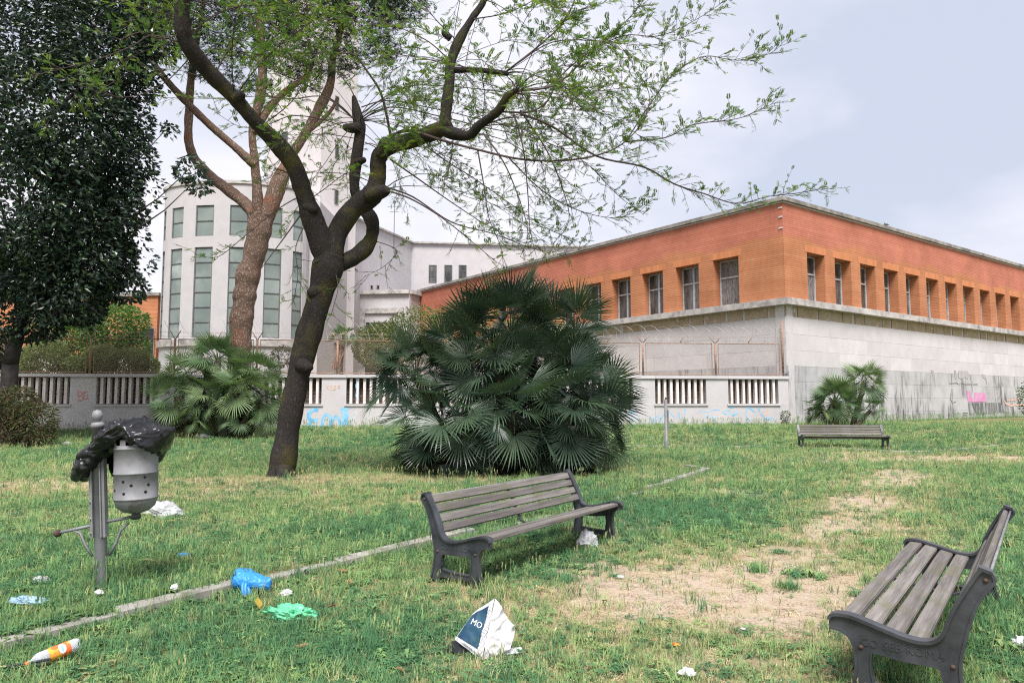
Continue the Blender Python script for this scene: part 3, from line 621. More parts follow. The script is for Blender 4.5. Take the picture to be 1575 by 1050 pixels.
graf([(C_([(710, 375), (760, 385), (830, 370), (880, 368)]), 0.035), (C_([(900, 395), (920, 375), (960, 375), (950, 400), (910, 400)]), 0.04), (C_([(960, 350), (990, 345)]), 0.09), (C_([(975, 415), (1025, 385)]), 0.09), (C_([(1100, 340), (1090, 410), (1120, 460)]), 0.05), (C_([(1105, 340), (1160, 385)]), 0.07), (C_([(1180, 340), (1220, 410), (1260, 445), (1310, 425)]), 0.06)], m_sky_blue, 'blue_scrawl')
graf([(C_([(1195, 390), (1220, 370), (1205, 410), (1235, 380), (1240, 410), (1260, 375), (1280, 390), (1255, 410), (1215, 412)]), 0.03)], m_orsp, 'orange_scrawl')
graf([(C_([(365, 482), (600, 485)]), 0.04)], m_greysp, 'scratch')
graf([(E_([(612, 130), (622, 170), (612, 210), (622, 260), (612, 300), (624, 350)]), 0.04)], m_sky_blue, 'blue_squiggle')
bpy.data.objects['blue_squiggle'].location = FW.to_3x3() @ Vector((0, -0.049, 0))

# ------------------------------------------------------------------ rusty chain-link fence with razor wire on the wall
cf = thing('chain_link_fence', 'rusty chain-link fence topped with razor wire along the white wall', 'fence', WO + Vector((0, 0, 2.79)))
ZT = 1.52
def ft(pts): return [FW @ Vector(p) for p in pts]
def mesh_panel(L, Hh):
    mb = MB(); p = 0.07; hw = 0.0026
    for sgn in (1, -1):
        s = -Hh
        while s < L:
            x0, z0, x1, z1 = s, 0.0, s + Hh, Hh
            if x0 < 0: z0 = -x0; x0 = 0
            if x1 > L: z1 = Hh - (x1 - L); x1 = L
            if sgn < 0: x0, x1 = L - x0, L - x1
            y = 0.004 * sgn
            mb.add([(x0 - hw, y, z0), (x0 + hw, y, z0), (x1 + hw, y, z1), (x1 - hw, y, z1), (x0, y + hw, z0), (x1, y + hw, z1)], [(0, 1, 2, 3), (0, 4, 5, 3), (4, 1, 2, 5)]); s += p
    return mb.mesh('mesh_panel', m_wire)
pm = mesh_panel(3.0, 1.36)
for k in range(11):
    x = 0.16 if k == 0 else 3.5 * k - 0.02
    MB().tube(ft([(x, -0.15, -0.02), (x, -0.15, ZT + (1.1 if k == 0 else 0.0))]), 0.05, 8).build('post', m_rust, cf)
    x2 = 3.5 * (k + 1) - 0.02
    MB().tube(ft([(x + 0.17, -0.15, 0.06), (x + 0.17, -0.15, ZT), (x2 - 0.14, -0.15, ZT), (x2 - 0.14, -0.15, 0.06), (x + 0.17, -0.15, 0.06)]), 0.026, 6, smooth=False).build('panel_frame', m_rust, cf)
    o = obj('mesh_panel', pm, cf); o.matrix_local = FW @ Matrix.Translation((x + 0.185, -0.15, 0.08)) @ Matrix.Scale((x2 - x - 0.35) / 3.0, 4, (1, 0, 0)) @ Matrix.Scale((ZT - 0.1) / 1.36, 4, (0, 0, 1))
    br = MB()
    for s in (-1, 1): br.tube(ft([(x, -0.15, ZT - 0.02), (x + s * 0.26, -0.15 - s * 0.12, ZT + 0.36)]), 0.022, 5)
    if k: br.build('bracket', m_rust, cf)
    if k < 10: MB().tube(ft([(x + 1.72, -0.15, ZT), (x + 1.5, -0.10, ZT + 0.36)]), 0.02, 5).build('bracket', m_rust, cf)
for zz in (0.12, 0.30): MB().tube(ft([(0, -0.15 + zz * 0.3, ZT + zz), (12, -0.15, ZT + zz - 0.03), (25, -0.15, ZT + zz), (38, -0.15, ZT + zz)]), 0.006, 4).build('barbed_strand', m_wire, cf)
random.seed(5)
for c0, c1 in ((0.2, 12.5), (12.5, 25), (25, 38.3)):
    pts = []; n = int((c1 - c0) / 0.62 * 14); ph = rnd() * 6
    for i in range(n):
        x = c0 + (c1 - c0) * i / n; a = 2 * math.pi * i / 14; rr = 0.40 + 0.06 * math.sin(i * 0.13) + 0.04 * noise.noise((x, 0, 4))
        pts.append((x + 0.22 * math.cos(a + ph), -0.15 + 0.36 * math.cos(a), ZT + 0.42 + rr * math.sin(a)))
    MB().tube(ft(pts), 0.0048, 4).build('razor_coil', m_razor, cf)

# ------------------------------------------------------------------ rounded white building
RX, RY, RCX, RCY = 4.85, 2.6, -18.75, 48.0
rb = thing('rounded_building', 'white building with a rounded end and two rows of tall green windows', 'building', (RCX, RCY, 0))
def zat(v, Y): return P(0, v, Y).z
ZTOP = zat(279, 45.5); U1, U0 = zat(317, 45.7), zat(364, 45.7); L1, L0 = zat(381, 45.7), zat(519, 45.7)
def rp_(th, r=0.0): return Vector(((RX + r) * math.sin(th), -(RY + r) * math.cos(th), 0))
ANG = [R(13.7 * k) for k in (-5, -3, -1, 1, 3, 5)]; HW = R(7.6)
mb = MB()
def curved(t0, t1, z0, z1, n=3, r=0.0):
    for i in range(n):
        a, b = t0 + (t1 - t0) * i / n, t0 + (t1 - t0) * (i + 1) / n
        p, q = rp_(a, r), rp_(b, r); mb.add([p + Vector((0, 0, z0)), q + Vector((0, 0, z0)), q + Vector((0, 0, z1)), p + Vector((0, 0, z1))], [(0, 1, 2, 3)], None, None, True)
def reveal(t, z0, z1):
    p, q = rp_(t), rp_(t, -0.14); mb.add([p + Vector((0, 0, z0)), q + Vector((0, 0, z0)), q + Vector((0, 0, z1)), p + Vector((0, 0, z1))], [(0, 1, 2, 3)])
prev = R(-100)
for an in ANG:
    curved(prev, an - HW, 0, ZTOP, 4); prev = an + HW
    for z0, z1 in ((0, L0), (L1, U0), (U1, ZTOP)): curved(an - HW, an + HW, z0, z1, 3)
    for z0, z1 in ((L0, L1), (U0, U1)):
        reveal(an - HW, z0, z1); reveal(an + HW, z0, z1)
        for zz in (z0, z1):
            a, b, c, d = rp_(an - HW), rp_(an + HW), rp_(an + HW, -0.14), rp_(an - HW, -0.14); mb.add([q + Vector((0, 0, zz)) for q in (a, b, c, d)], [(0, 1, 2, 3)])
curved(prev, R(100), 0, ZTOP, 3)
mb.build('wall', m_plaster, rb)
mb = MB(); th = [R(-100 + 200 * i / 40) for i in range(41)]
mb.add([rp_(a, -0.02) + Vector((0, 0, ZTOP)) for a in th], [tuple(range(41))]); mb.build('roof', m_coping, rb)
def ring(name, z0, z1, r, mat):
    global mb
    mb = MB(); curved(R(-100), R(100), z0, z1, 40, r)
    for zz in (z0, z1):
        vs = []
        for a in th: vs += [rp_(a, -0.01) + Vector((0, 0, zz)), rp_(a, r) + Vector((0, 0, zz))]
        mb.add(vs, [(2 * i, 2 * i + 1, 2 * i + 3, 2 * i + 2) for i in range(40)])
    mb.build(name, mat, rb)
ring('cornice', ZTOP - 0.16, ZTOP + 0.04, 0.10, m_ledge); ring('ledge', L0 - 0.55, L0 - 0.12, 0.16, m_ledge)
def strip_window(an, z0, z1, n):
    p, q = rp_(an - HW, -0.1), rp_(an + HW, -0.1); d = (q - p); ln = d.length; d.normalize(); nn = Vector((d.y, -d.x, 0)); M = face_matrix(p, d, nn); t = 0.05
    fr = MB()
    for x in (t / 2, ln - t / 2): fr.box((x, 0.03, (z0 + z1) / 2), (t, 0.08, z1 - z0), M)
    h = (z1 - z0) / n
    for i in range(n + 1): fr.box((ln / 2, 0.028, min(max(z0 + i * h, z0 + t / 2), z1 - t / 2)), (ln - 2 * t, 0.07, t), M)
    o = fr.build('window', m_dframe, rb)
    for i in range(n): MB().box((ln / 2, 0.012, z0 + (i + 0.5) * h), (ln - 2 * t, 0.012, h - t), M).build('pane', m_glass, o)
for an in ANG: strip_window(an, U0 + 0.01, U1 - 0.01, 2); strip_window(an, L0 + 0.01, L1 - 0.01, 6)
mb = MB(); mb.box((1.0, 7.5, ZTOP / 2 - 0.25), (9.0, 14.0, ZTOP - 0.5)); mb.build('rear_block', m_plaster, rb)
MB().tube([rp_(R(-97), 0.12) + Vector((0, 0, 0.2)), rp_(R(-97), 0.12) + Vector((0, 0, ZTOP - 1.2))], 0.06, 8).build('downpipe', m_dframe, rb)

# ------------------------------------------------------------------ tower
tw = thing('tower', 'tall plain pinkish-white tower rising behind the trees', 'tower', (-13.6, 55, 0))
A_, B_2, C_2 = P(405, 400, 58) , P(490, 400, 54.5), P(546, 400, 57.5)
for q in (A_, B_2, C_2): q.z = 0
o_ = Vector((-13.6, 55, 0)); D_ = A_ + C_2 - B_2
def wallquad(name, a, b, z0, z1, mat, parent, org): return MB().add([a - org + Vector((0, 0, z0)), b - org + Vector((0, 0, z0)), b - org + Vector((0, 0, z1)), a - org + Vector((0, 0, z1))], [(0, 1, 2, 3)], None).build(name, mat, parent)
mb = MB(); vs = [q - o_ for q in (A_, B_2, C_2, D_)]; vs = vs + [v + Vector((0, 0, 37)) for v in vs]
mb.add(vs, [(0, 1, 5, 4), (1, 2, 6, 5), (2, 3, 7, 6), (3, 0, 4, 7), (4, 5, 6, 7)]); mb.build('shaft', m_plaster2, tw)
def on_face(a, b, u, v, du, dv, name, parent, org, pane=m_dirty, frame=m_dframe, bars=1):
    """a small framed window where the sight line through (u, v) meets the face a-b"""
    d = (b - a); d.z = 0; d.normalize(); n = Vector((d.y, -d.x, 0)); n = n if n.y < 0 else -n
    t, z = wall_tz(u, v, Vector((a.x, a.y, 0)), d); t2, z2 = wall_tz(u + du, v + dv, Vector((a.x, a.y, 0)), d)
    M = face_matrix(Vector((a.x, a.y, 0)) - org, d, n); w_, h_ = abs(t2 - t), abs(z2 - z); cx, cz = (t + t2) / 2, (z + z2) / 2; f = MB(); k = 0.06
    for s in (-1, 1): f.box((cx + s * (w_ / 2), 0.02, cz), (k, 0.1, h_ + k), M); f.box((cx, 0.018, cz + s * h_ / 2), (w_ - k, 0.09, k), M)
    for i in range(bars): f.box((cx, 0.016, cz - h_ / 2 + h_ * (i + 1) / (bars + 1)), (w_ - k, 0.06, 0.04), M)
    o = f.build(name, frame, parent); MB().box((cx, 0.008, cz), (w_ - k, 0.02, h_ - k), M).build('pane', pane, o)
for u, v in ((516, 148), (516, 222), (515, 292)): on_face(B_2, C_2, u, v, 4, 22, 'window', tw, o_)
on_face(A_, B_2, 434, 205, 8, 16, 'window', tw, o_)

# ------------------------------------------------------------------ white wing, porch, brick annexe
Q1, Q2, Q3 = P(480, 400, 56.5), P(633, 400, 72.0), P(905, 400, 74.0)
for q in (Q1, Q2, Q3): q.z = 0
wg = thing('white_wing', 'plain white building wing with three narrow windows behind the brick building', 'building', Q2)
zt_ = P(633, 373, 72.0).z
mb = MB(); Q4 = Q3 + Vector((0, 14, 0)); Q5 = Q1 + Vector((0, 30, 0)); vs = [q - Q2 for q in (Q1, Q2, Q3, Q4, Q5)]; vs = vs + [v + Vector((0, 0, zt_)) for v in vs]
mb.add(vs, [(0, 1, 6, 5), (1, 2, 7, 6), (2, 3, 8, 7), (3, 4, 9, 8), (4, 0, 5, 9), (5, 6, 7, 8, 9)]); mb.build('wall', m_plaster, wg)
for a, b in ((Q1, Q2), (Q2, Q3)):
    d = (b - a); ln = d.length; d.normalize(); n = Vector((d.y, -d.x, 0)); MB().box((ln / 2, 0.04, zt_ - 0.02), (ln, 0.5, 0.16), face_matrix(a - Q2, d, n)).build('coping', m_ledge, wg)
for u in (660, 684, 706): on_face(Q2, Q3, u, 408, 11, 26, 'window', wg, Q2, m_dirty, m_dframe, 2)
mb = MB(); am = P(606, 366, 66) - Q2; mb.tube([am + Vector((0, 0, -1.0)), am + Vector((0, 0, 3.6))], 0.035, 5)
for zz, hl in ((3.4, 0.5), (3.0, 0.7), (2.5, 0.4)): mb.tube([am + Vector((-hl, 0, zz)), am + Vector((hl, 0, zz))], 0.02, 4)
mb.build('antenna', m_dframe, wg)
J1, J2, J3 = P(548, 447, 62.0), P(630, 447, 61.5), P(651, 447, 63.6)
zp = J2.z
for q in (J1, J2, J3): q.z = 0
po = thing('entrance_block', 'low white entrance block with a framed doorway beside the brick building', 'building', J2)
mb = MB(); J4 = J3 + Vector((0, 5, 0)); J5 = J1 + Vector((0, 6, 0)); vs = [q - J2 for q in (J1, J2, J3, J4, J5)]; vs = vs + [v + Vector((0, 0, zp)) for v in vs]
mb.add(vs, [(0, 1, 6, 5), (1, 2, 7, 6), (2, 3, 8, 7), (3, 4, 9, 8), (4, 0, 5, 9), (5, 6, 7, 8, 9)]); mb.build('wall', m_plaster, po)
for a, b in ((J1, J2), (J2, J3)):
    d = (b - a); ln = d.length; d.normalize(); n = Vector((d.y, -d.x, 0)); MB().box((ln / 2, 0.1, zp - 0.1), (ln, 0.4, 0.34), face_matrix(a - J2, d, n)).build('cornice', m_ledge, po)
d = (J2 - J1).normalized(); n = Vector((d.y, -d.x, 0)); M = face_matrix(J1 - J2, d, n)
t0, z0 = wall_tz(558, 480, J1, d); t1, _ = wall_tz(617, 480, J1, d); mb = MB()
for x in (t0, t1): mb.box((x, 0.08, z0 / 2), (0.45, 0.2, z0), M)
mb.box(((t0 + t1) / 2, 0.085, z0 + 0.1), (t1 - t0 + 0.45, 0.22, 0.45), M); dr = mb.build('doorway', m_ledge, po)
MB().box(((t0 + t1) / 2, 0.02, z0 / 2 - 0.3), (t1 - t0 - 0.6, 0.05, z0 - 1.2), M).build('opening', m_cavity, dr)
for u in (569, 579): on_face(Q1, Q2, u, 438, 4, 8, 'vent', wg, Q2, m_cavity, m_ledge, 0)
K1, K2 = P(-120, 463, 55), P(243, 467, 52)
zk = K1.z; K1.z = K2.z = 0
ax = thing('brick_annexe', 'orange brick block behind trees, left of the rounded white building', 'building', K2)
d = (K2 - K1); ln = d.length; d.normalize(); n = Vector((d.y, -d.x, 0)); M = face_matrix(K1 - K2, d, n)
mb = MB(); mb.box((ln / 2, -4, zk / 2 + 0.55), (ln, 8, zk - 1.1), M); mb.build('brick_wall', m_brick, ax)
MB().box((ln / 2, -4, zk + 0.09), (ln + 0.3, 8.3, 0.22), M).build('coping', m_coping, ax)
MB().box((ln / 2, -3.95, 2.3), (ln + 0.1, 8.2, 4.8), M).build('base', m_slab, ax)
for u in (222, 60): on_face(K1, K2, u, 505, 14, 55, 'window', ax, K2, m_cavity, m_coping, 0)

# ------------------------------------------------------------------ main tree: pruned trunk, arching whips, feathery leaves
random.seed(11)
TY = 15.1
K = TY / FPX
base = Pg(432, 738)
mt = thing('feathery_tree', 'pruned feathery-leaved tree with a dark leaning forked trunk', 'tree', (base.x, base.y, base.z))
def limb(L, mbx, sides=12, sub_=6, rough=0.15):
    pts = catmull([(*P(u, v, TY + dy), r * K * .93) for u, v, r, dy in L], sub_); ps = []; rs = []
    for i, q in enumerate(pts):
        ps.append(Vector(q[:3]) - base); rs.append(max(0.004, q[3]) * (1 + rough * noise.noise((q[0] * 2.3, q[1] * 2.3, q[2] * 2.3)) + rough * .7 * noise.noise((q[0] * 6, q[1] * 6, q[2] * 6))))
    mbx.tube(ps, rs, sides); return ps
trunk = MB()
limb([(430, 748, 31, 0), (433, 728, 24, 0), (438, 695, 20, 0), (450, 620, 19, 0), (468, 540, 20, 0), (488, 470, 21, 0), (502, 420, 25, 0), (508, 392, 25, 0)], trunk, 16)
LA = limb([(506, 410, 22, 0), (492, 368, 21, -.1), (480, 335, 18, -.2), (468, 300, 15, -.3), (452, 255, 14, -.5), (425, 220, 14, -.7), (395, 190, 12, -1.0), (360, 150, 12, -1.3), (325, 115, 12, -1.6), (300, 85, 12, -1.9), (283, 55, 13, -2.1), (280, 20, 12, -2.2), (285, -30, 10, -2.3), (300, -90, 8, -2.3), (330, -160, 5, -2.2)], trunk)
LB = limb([(506, 405, 23, 0), (518, 360, 18, .05), (543, 322, 17, .1), (572, 300, 18, .1), (581, 272, 14, .1), (583, 242, 14, 0), (602, 225, 12, -.1), (640, 214, 12.5, -.2), (675, 200, 13.5, -.3), (692, 190, 11, -.4)], trunk)
limb([(566, 302, 14, -.1), (592, 293, 10, -.3), (596, 290, 4, -.35)], trunk, 8)
B1 = limb([(683, 200, 10, -.3), (687, 160, 9, -.3), (691, 130, 9, -.3), (694, 95, 8.5, -.2), (705, 65, 8, -.1), (725, 30, 6, 0), (745, 0, 5, .1), (760, -50, 4, .2), (770, -120, 3, .3)], trunk, 10)
B2 = limb([(680, 200, 11, -.35), (700, 206, 9.5, -.5), (722, 208, 8, -.7), (738, 192, 7.5, -.9), (765, 172, 7, -1.1), (782, 148, 6.5, -1.3), (798, 138, 4, -1.4)], trunk, 10)
B3 = limb([(694, 108, 6, -.2), (735, 108, 4.6, -.5), (775, 113, 4, -.8), (780, 116, 2.5, -.8)], trunk, 8)
LC = limb([(512, 408, 17, .1), (540, 398, 14, .3), (563, 380, 13, .5), (573, 358, 12.5, .7), (570, 335, 12, .8), (552, 312, 10, .9), (545, 285, 9.5, .9), (549, 240, 9.5, .9), (554, 200, 9.5, .9), (551, 184, 10, .9), (546, 158, 5.5, .9), (544, 148, 3, .9)], trunk)
limb([(552, 196, 9, .8), (538, 197, 9, .7), (528, 195, 4, .7)], trunk, 8)
for L in ([(434, 722, 14, -.1), (418, 738, 8, -.15), (405, 748, 3, -.2)], [(438, 722, 14, -.1), (452, 738, 8, -.15), (466, 748, 3, -.2)], [(436, 722, 14, -.25), (436, 742, 8, -.5), (438, 752, 3, -.6)],
          [(492, 446, 15, -.12), (478, 452, 10, -.2), (474, 454, 4, -.22)], [(470, 318, 9, -.35), (482, 322, 8, -.42), (487, 322, 3, -.45)], [(548, 250, 7, .85), (560, 246, 5, .8), (563, 245, 2, .8)], [(640, 210, 8, -.3), (636, 200, 6, -.35), (635, 197, 2, -.4)],
          [(360, 152, 9, -1.35), (372, 146, 7, -1.4), (376, 144, 3, -1.4)], [(462, 560, 13, -.15), (476, 566, 8, -.22), (479, 568, 3, -.24)], [(584, 240, 9, -.1), (592, 222, 11, -.2), (594, 213, 7, -.2)], [(692, 60, 5, -.1), (683, 52, 4, -.1), (680, 49, 2, -.1)]):
    limb(L, trunk, 9)
tk = trunk.build('trunk', m_bark, mt)
whips = MB(); leaves = MB()
GREENS = [(0.135, 0.220, 0.050), (0.165, 0.250, 0.055), (0.110, 0.200, 0.055), (0.195, 0.265, 0.06), (0.095, 0.175, 0.055)]
def fleaf(p, d, L, tint):
    """one feathery leaf: a drooping midrib with paired pinnae"""
    d = d.normalized(); up = Vector((0, 0, 1)); s = d.cross(up)
    if s.length < 0.1: s = Vector((1, 0, 0))
    s.normalize(); s = (s + Vector((ru(-.3, .3), ru(-.3, .3), ru(-.3, .3)))).normalized(); n = s.cross(d).normalized()
    m = 7; droop = ru(0.0, 0.35)
    for k in range(m):
        f = (k + 1) / m; q = p + d * (L * f) - up * (droop * L * f * f); pl = L * 0.40 * (1 - 0.36 * abs(f - 0.4) * 2)
        for sg in (-1, 1):
            e = (s * sg * 0.9 + d * 0.5 - up * ru(0.0, 0.3)).normalized(); wv = (d * 0.20 + n * 0.05) * pl * 1.2
            tip = q + e * pl; mid = q + e * pl * 0.5
            leaves.add([q, mid + wv, tip, mid - wv], [(0, 1, 2, 3)], None, tint)
def twig(p, d, L, nleaf, tint=None):
    pts = [p]; d = d.normalized(); q = p.copy()
    for i in range(3):
        d = (d + Vector((ru(-.22, .22), ru(-.22, .22), ru(-.22, .16)))).normalized(); q = q + d * (L / 3); pts.append(q)
    whips.tube(pts, [0.0062, 0.005, 0.004, 0.0022], 3, False)
    t0 = tint or random.choice(GREENS)
    for i in range(nleaf):
        f = 0.25 + 0.75 * (i + rnd()) / nleaf; j = min(2, int(f * 3)); q = pts[j].lerp(pts[j + 1], f * 3 - j)
        e = (d + Vector((ru(-1, 1), ru(-1, 1), ru(-.3, .75)))).normalized(); b = ru(0.8, 1.2)
        fleaf(q, e, ru(0.07, 0.14), (t0[0] * b, t0[1] * b, t0[2] * b))
def dress(pts, start, dens, ln=(0.22, 0.62), nl=(4, 7)):
    acc = 0.0; tot = sum((b - a).length for a, b in zip(pts, pts[1:])); run = 0.0
    for a, b in zip(pts, pts[1:]):
        seg = (b - a).length; run += seg
        if run / tot < start: continue
        acc += seg * dens * 1.7
        while acc > 1:
            acc -= 1; q = a.lerp(b, rnd()); d = (b - a).normalized() * 0.7 + Vector((ru(-1, 1), ru(-1, 1), ru(-.6, .9)))
            twig(q, d, ru(*ln), random.randint(*nl))
def whip_px(L, r0, dens, start=0.25, r1=0.004, nl=(4, 7)):
    pts = [Vector(q) - base for q in catmull([P(u, v, TY + dy) for u, v, dy in L], 5)]; n = len(pts)
    whips.tube(pts, [r0 + (r1 - r0) * i / (n - 1) for i in range(n)], 5, False); dress(pts, start, dens, nl=nl); return pts
W_ = [([(593, 230, 0), (607, 207, -.2), (633, 202, -.4), (683, 217, -.7), (733, 230, -1), (800, 245, -1.3), (867, 247, -1.5), (925, 237, -1.6), (963, 217, -1.7), (993, 180, -1.8), (998, 143, -1.8), (980, 110, -1.8)], .038, 7, .45),
      ([(963, 218, -1.7), (1023, 212, -1.6), (1067, 192, -1.5), (1133, 183, -1.4), (1165, 170, -1.4), (1200, 155, -1.4)], .014, 9, .1),
      ([(963, 217, -1.7), (1000, 160, -1.4), (1037, 113, -1.2), (1083, 87, -1.2), (1133, 93, -1.2), (1183, 83, -1.1), (1207, 63, -1.1)], .014, 9, .1),
      ([(800, 175, -1.4), (850, 195, -1.2), (917, 240, -1), (990, 257, -.9), (1037, 283, -.8), (1083, 298, -.8), (1133, 313, -.8), (1183, 302, -.8), (1227, 297, -.8), (1275, 289, -.8)], .026, 9, .35),
      ([(795, 140, -1.4), (850, 133, -1.2), (885, 105, -.9), (910, 80, -.8), (953, 43, -.6), (990, 0, -.5), (1010, -50, -.4)], .024, 8, .3),
      ([(770, 172, -1.1), (815, 172, -1.0), (842, 155, -.8), (862, 118, -.7), (905, 82, -.6), (960, 55, -.6), (1017, 55, -.5), (1080, 25, -.4), (1130, -10, -.3)], .022, 8, .35),
      ([(775, 113, -.8), (830, 70, -1), (870, 30, -1.1), (890, -20, -1.2), (900, -80, -1.2)], .022, 8, .25),
      ([(601, 210, 0), (587, 147, -.2), (567, 113, -.4), (547, 87, -.5), (527, 82, -.6), (467, 82, -.8), (400, 83, -.9), (330, 75, -1)], .03, 8, .35),
      ([(550, 190, .9), (520, 160, .6), (470, 130, .3), (420, 108, 0), (360, 70, -.3), (310, 20, -.5)], .02, 8, .4),
      ([(548, 155, .9), (535, 130, .9), (505, 95, .8), (480, 50, .7), (470, 0, .6), (465, -40, .6)], .016, 9, .3),
      ([(552, 190, .9), (500, 150, 1.2), (450, 152, 1.4), (400, 148, 1.5), (340, 152, 1.6), (255, 150, 1.6)], .018, 5, .4),
      ([(540, 200, .8), (500, 185, .5), (450, 178, .2), (410, 192, 0), (370, 195, -.2), (330, 172, -.3)], .016, 5, .4),
      ([(556, 165, .9), (600, 155, 1.2), (680, 170, 1.5), (760, 188, 1.7), (840, 200, 1.8), (920, 215, 1.8), (980, 240, 1.8)], .016, 7, .35),
      ([(556, 185, .9), (600, 165, .6), (680, 180, .4), (740, 195, .2), (830, 215, 0), (900, 250, -.2), (950, 300, -.3), (990, 330, -.3)], .018, 8, .4),
      ([(556, 175, .9), (620, 135, 1.2), (690, 133, 1.4), (760, 140, 1.5), (850, 150, 1.5), (920, 140, 1.5), (1000, 130, 1.5), (1050, 110, 1.5)], .017, 8, .35),
      ([(693, 95, -.2), (660, 65, .2), (620, 45, .5), (580, 30, .8), (540, 5, 1)], .017, 8, .3),
      ([(690, 100, -.2), (650, 90, -.6), (600, 85, -.9), (560, 100, -1.2)], .013, 8, .3),
      ([(705, 65, -.1), (670, 30, .2), (640, -10, .4), (620, -60, .5)], .016, 8, .3),
      ([(725, 30, 0), (780, 20, -.5), (830, -5, -.8), (880, -40, -1)], .015, 8, .2),
      ([(775, 113, -.8), (800, 95, -1), (850, 65, -1.1), (920, 63, -1.2), (1000, 70, -1.2), (1060, 55, -1.2)], .016, 8, .3),
      ([(590, 292, -.3), (630, 305, -.6), (680, 335, -.9), (730, 375, -1.2), (765, 405, -1.3)], .022, 5, .5),
      ([(592, 288, -.3), (635, 303, -.1), (695, 342, 0), (760, 360, .1), (830, 385, .2), (890, 385, .2)], .022, 6, .45),
      ([(600, 245, 0), (650, 280, .3), (700, 315, .4), (755, 350, .5), (810, 375, .5)], .02, 5, .45),
      ([(698, 208, -.5), (690, 260, -.6), (680, 275, -.7), (700, 295, -.8), (740, 310, -.9)], .013, 7, .3),
      ([(735, 232, -1), (745, 290, -1.1), (752, 335, -1.1), (770, 380, -1.1), (775, 420, -1.1)], .016, 5, .35),
      ([(743, 205, -.9), (775, 250, -1.1), (800, 310, -1.2), (812, 360, -1.3), (800, 395, -1.3)], .018, 5, .35),
      ([(790, 175, -1.3), (805, 230, -1.4), (812, 300, -1.5), (815, 350, -1.5), (825, 395, -1.5)], .018, 5, .35),
      ([(800, 170, -1.3), (840, 230, -1.2), (865, 290, -1.1), (875, 340, -1.1), (850, 375, -1.1)], .018, 6, .3),
      ([(780, 240, -1.2), (830, 290, -1), (880, 320, -.8), (940, 335, -.7), (985, 325, -.7)], .014, 9, .2),
      ([(655, 225, -.4), (690, 250, 0), (730, 275, .3), (780, 310, .6), (840, 350, .8), (890, 372, .8)], .016, 6, .35),
      ([(283, 50, -2.1), (250, 60, -2.4), (215, 50, -2.6), (180, 60, -2.8), (140, 35, -3)], .016, 5, .3),
      ([(290, 70, -2.0), (235, 55, -2.2), (205, 70, -2.5), (160, 88, -2.7), (100, 105, -2.9), (55, 115, -3)], .018, 5, .55),
      ([(285, 30, -2.2), (230, 15, -2.5), (160, -5, -2.8)], .014, 5, .3),
      ([(300, 80, -2), (250, 130, -1.8), (190, 150, -1.7), (120, 130, -1.6)], .012, 3, .6),
      ([(465, 300, -.3), (430, 320, -.6), (380, 360, -.9), (335, 395, -1), (300, 390, -1.1)], .014, 4, .5),
      ([(472, 310, -.3), (500, 290, -.6), (530, 268, -.8), (555, 262, -.9)], .012, 5, .3),
      ([(400, 195, -1), (440, 165, -1.3), (460, 140, -1.4), (480, 95, -1.5), (470, 50, -1.6)], .013, 7, .3),
      ([(470, 320, -.2), (430, 375, -.4), (385, 435, -.6)], .02, 1, .9),
      ([(472, 340, -.2), (455, 380, -.5), (458, 425, -.7), (450, 465, -.7)], .012, 4, .3),
      ([(508, 395, 0), (520, 440, -.3), (512, 480, -.4), (530, 500, -.4)], .01, 4, .3),
      ([(575, 370, .6), (610, 385, .4), (590, 410, .3), (560, 425, .3)], .010, 6, .3),
      ([(360, 152, -1.3), (390, 110, -1.7), (430, 70, -2), (470, 40, -2.2), (520, 10, -2.4)], .016, 8, .2),
      ([(330, 118, -1.6), (350, 80, -1.2), (390, 40, -.9), (420, 5, -.7)], .016, 9, .2),
      ([(290, 60, -2), (320, 30, -1.8), (370, 10, -1.6), (430, 15, -1.4), (500, 30, -1.2), (560, 50, -1.1)], .018, 9, .2)]
for L, r0, dens, st in W_: whip_px(L, r0, dens, st)
# free arching sprouts from the pruned knobs
KN = [((551, 186), .9, 20), ((588, 232), 0, 7), ((693, 100), -.2, 12), ((775, 113), -.8, 9), ((790, 145), -1.35, 16), ((740, 195), -.9, 5), ((700, 205), -.5, 4), ((745, 0), .1, 9), ((290, 60), -2.1, 6), ((283, 0), -2.2, 10), ((360, 150), -1.3, 3), ((300, -80), -2.3, 12), ((760, -60), .2, 14), ((592, 290), -.3, 3)]
for (u, v), dy, n in KN:
    p0 = P(u, v, TY + dy) - base
    for _ in range(n):
        a = ru(0, 2 * math.pi); d = Vector((math.cos(a), math.sin(a), ru(0.0, 1.0))).normalized()
        if u > 600 and rnd() < 0.6: d.x = abs(d.x)
        L = ru(1.6, 4.2); m = 9; pts = [p0]; q = p0.copy()
        for i in range(m):
            d = (d + Vector((ru(-.1, .1), ru(-.1, .1), -0.11 + ru(-.1, .08)))).normalized(); q = q + d * (L / m); pts.append(q)
        r0 = ru(.007, .013); whips.tube(pts, [r0 + (.003 - r0) * i / m for i in range(m + 1)], 4, False); dress(pts, .5, 7)
wk = whips.build('branches', m_twig, mt)
lf = leaves.build('crown', m_mimosa, mt); lf['kind'] = 'stuff'

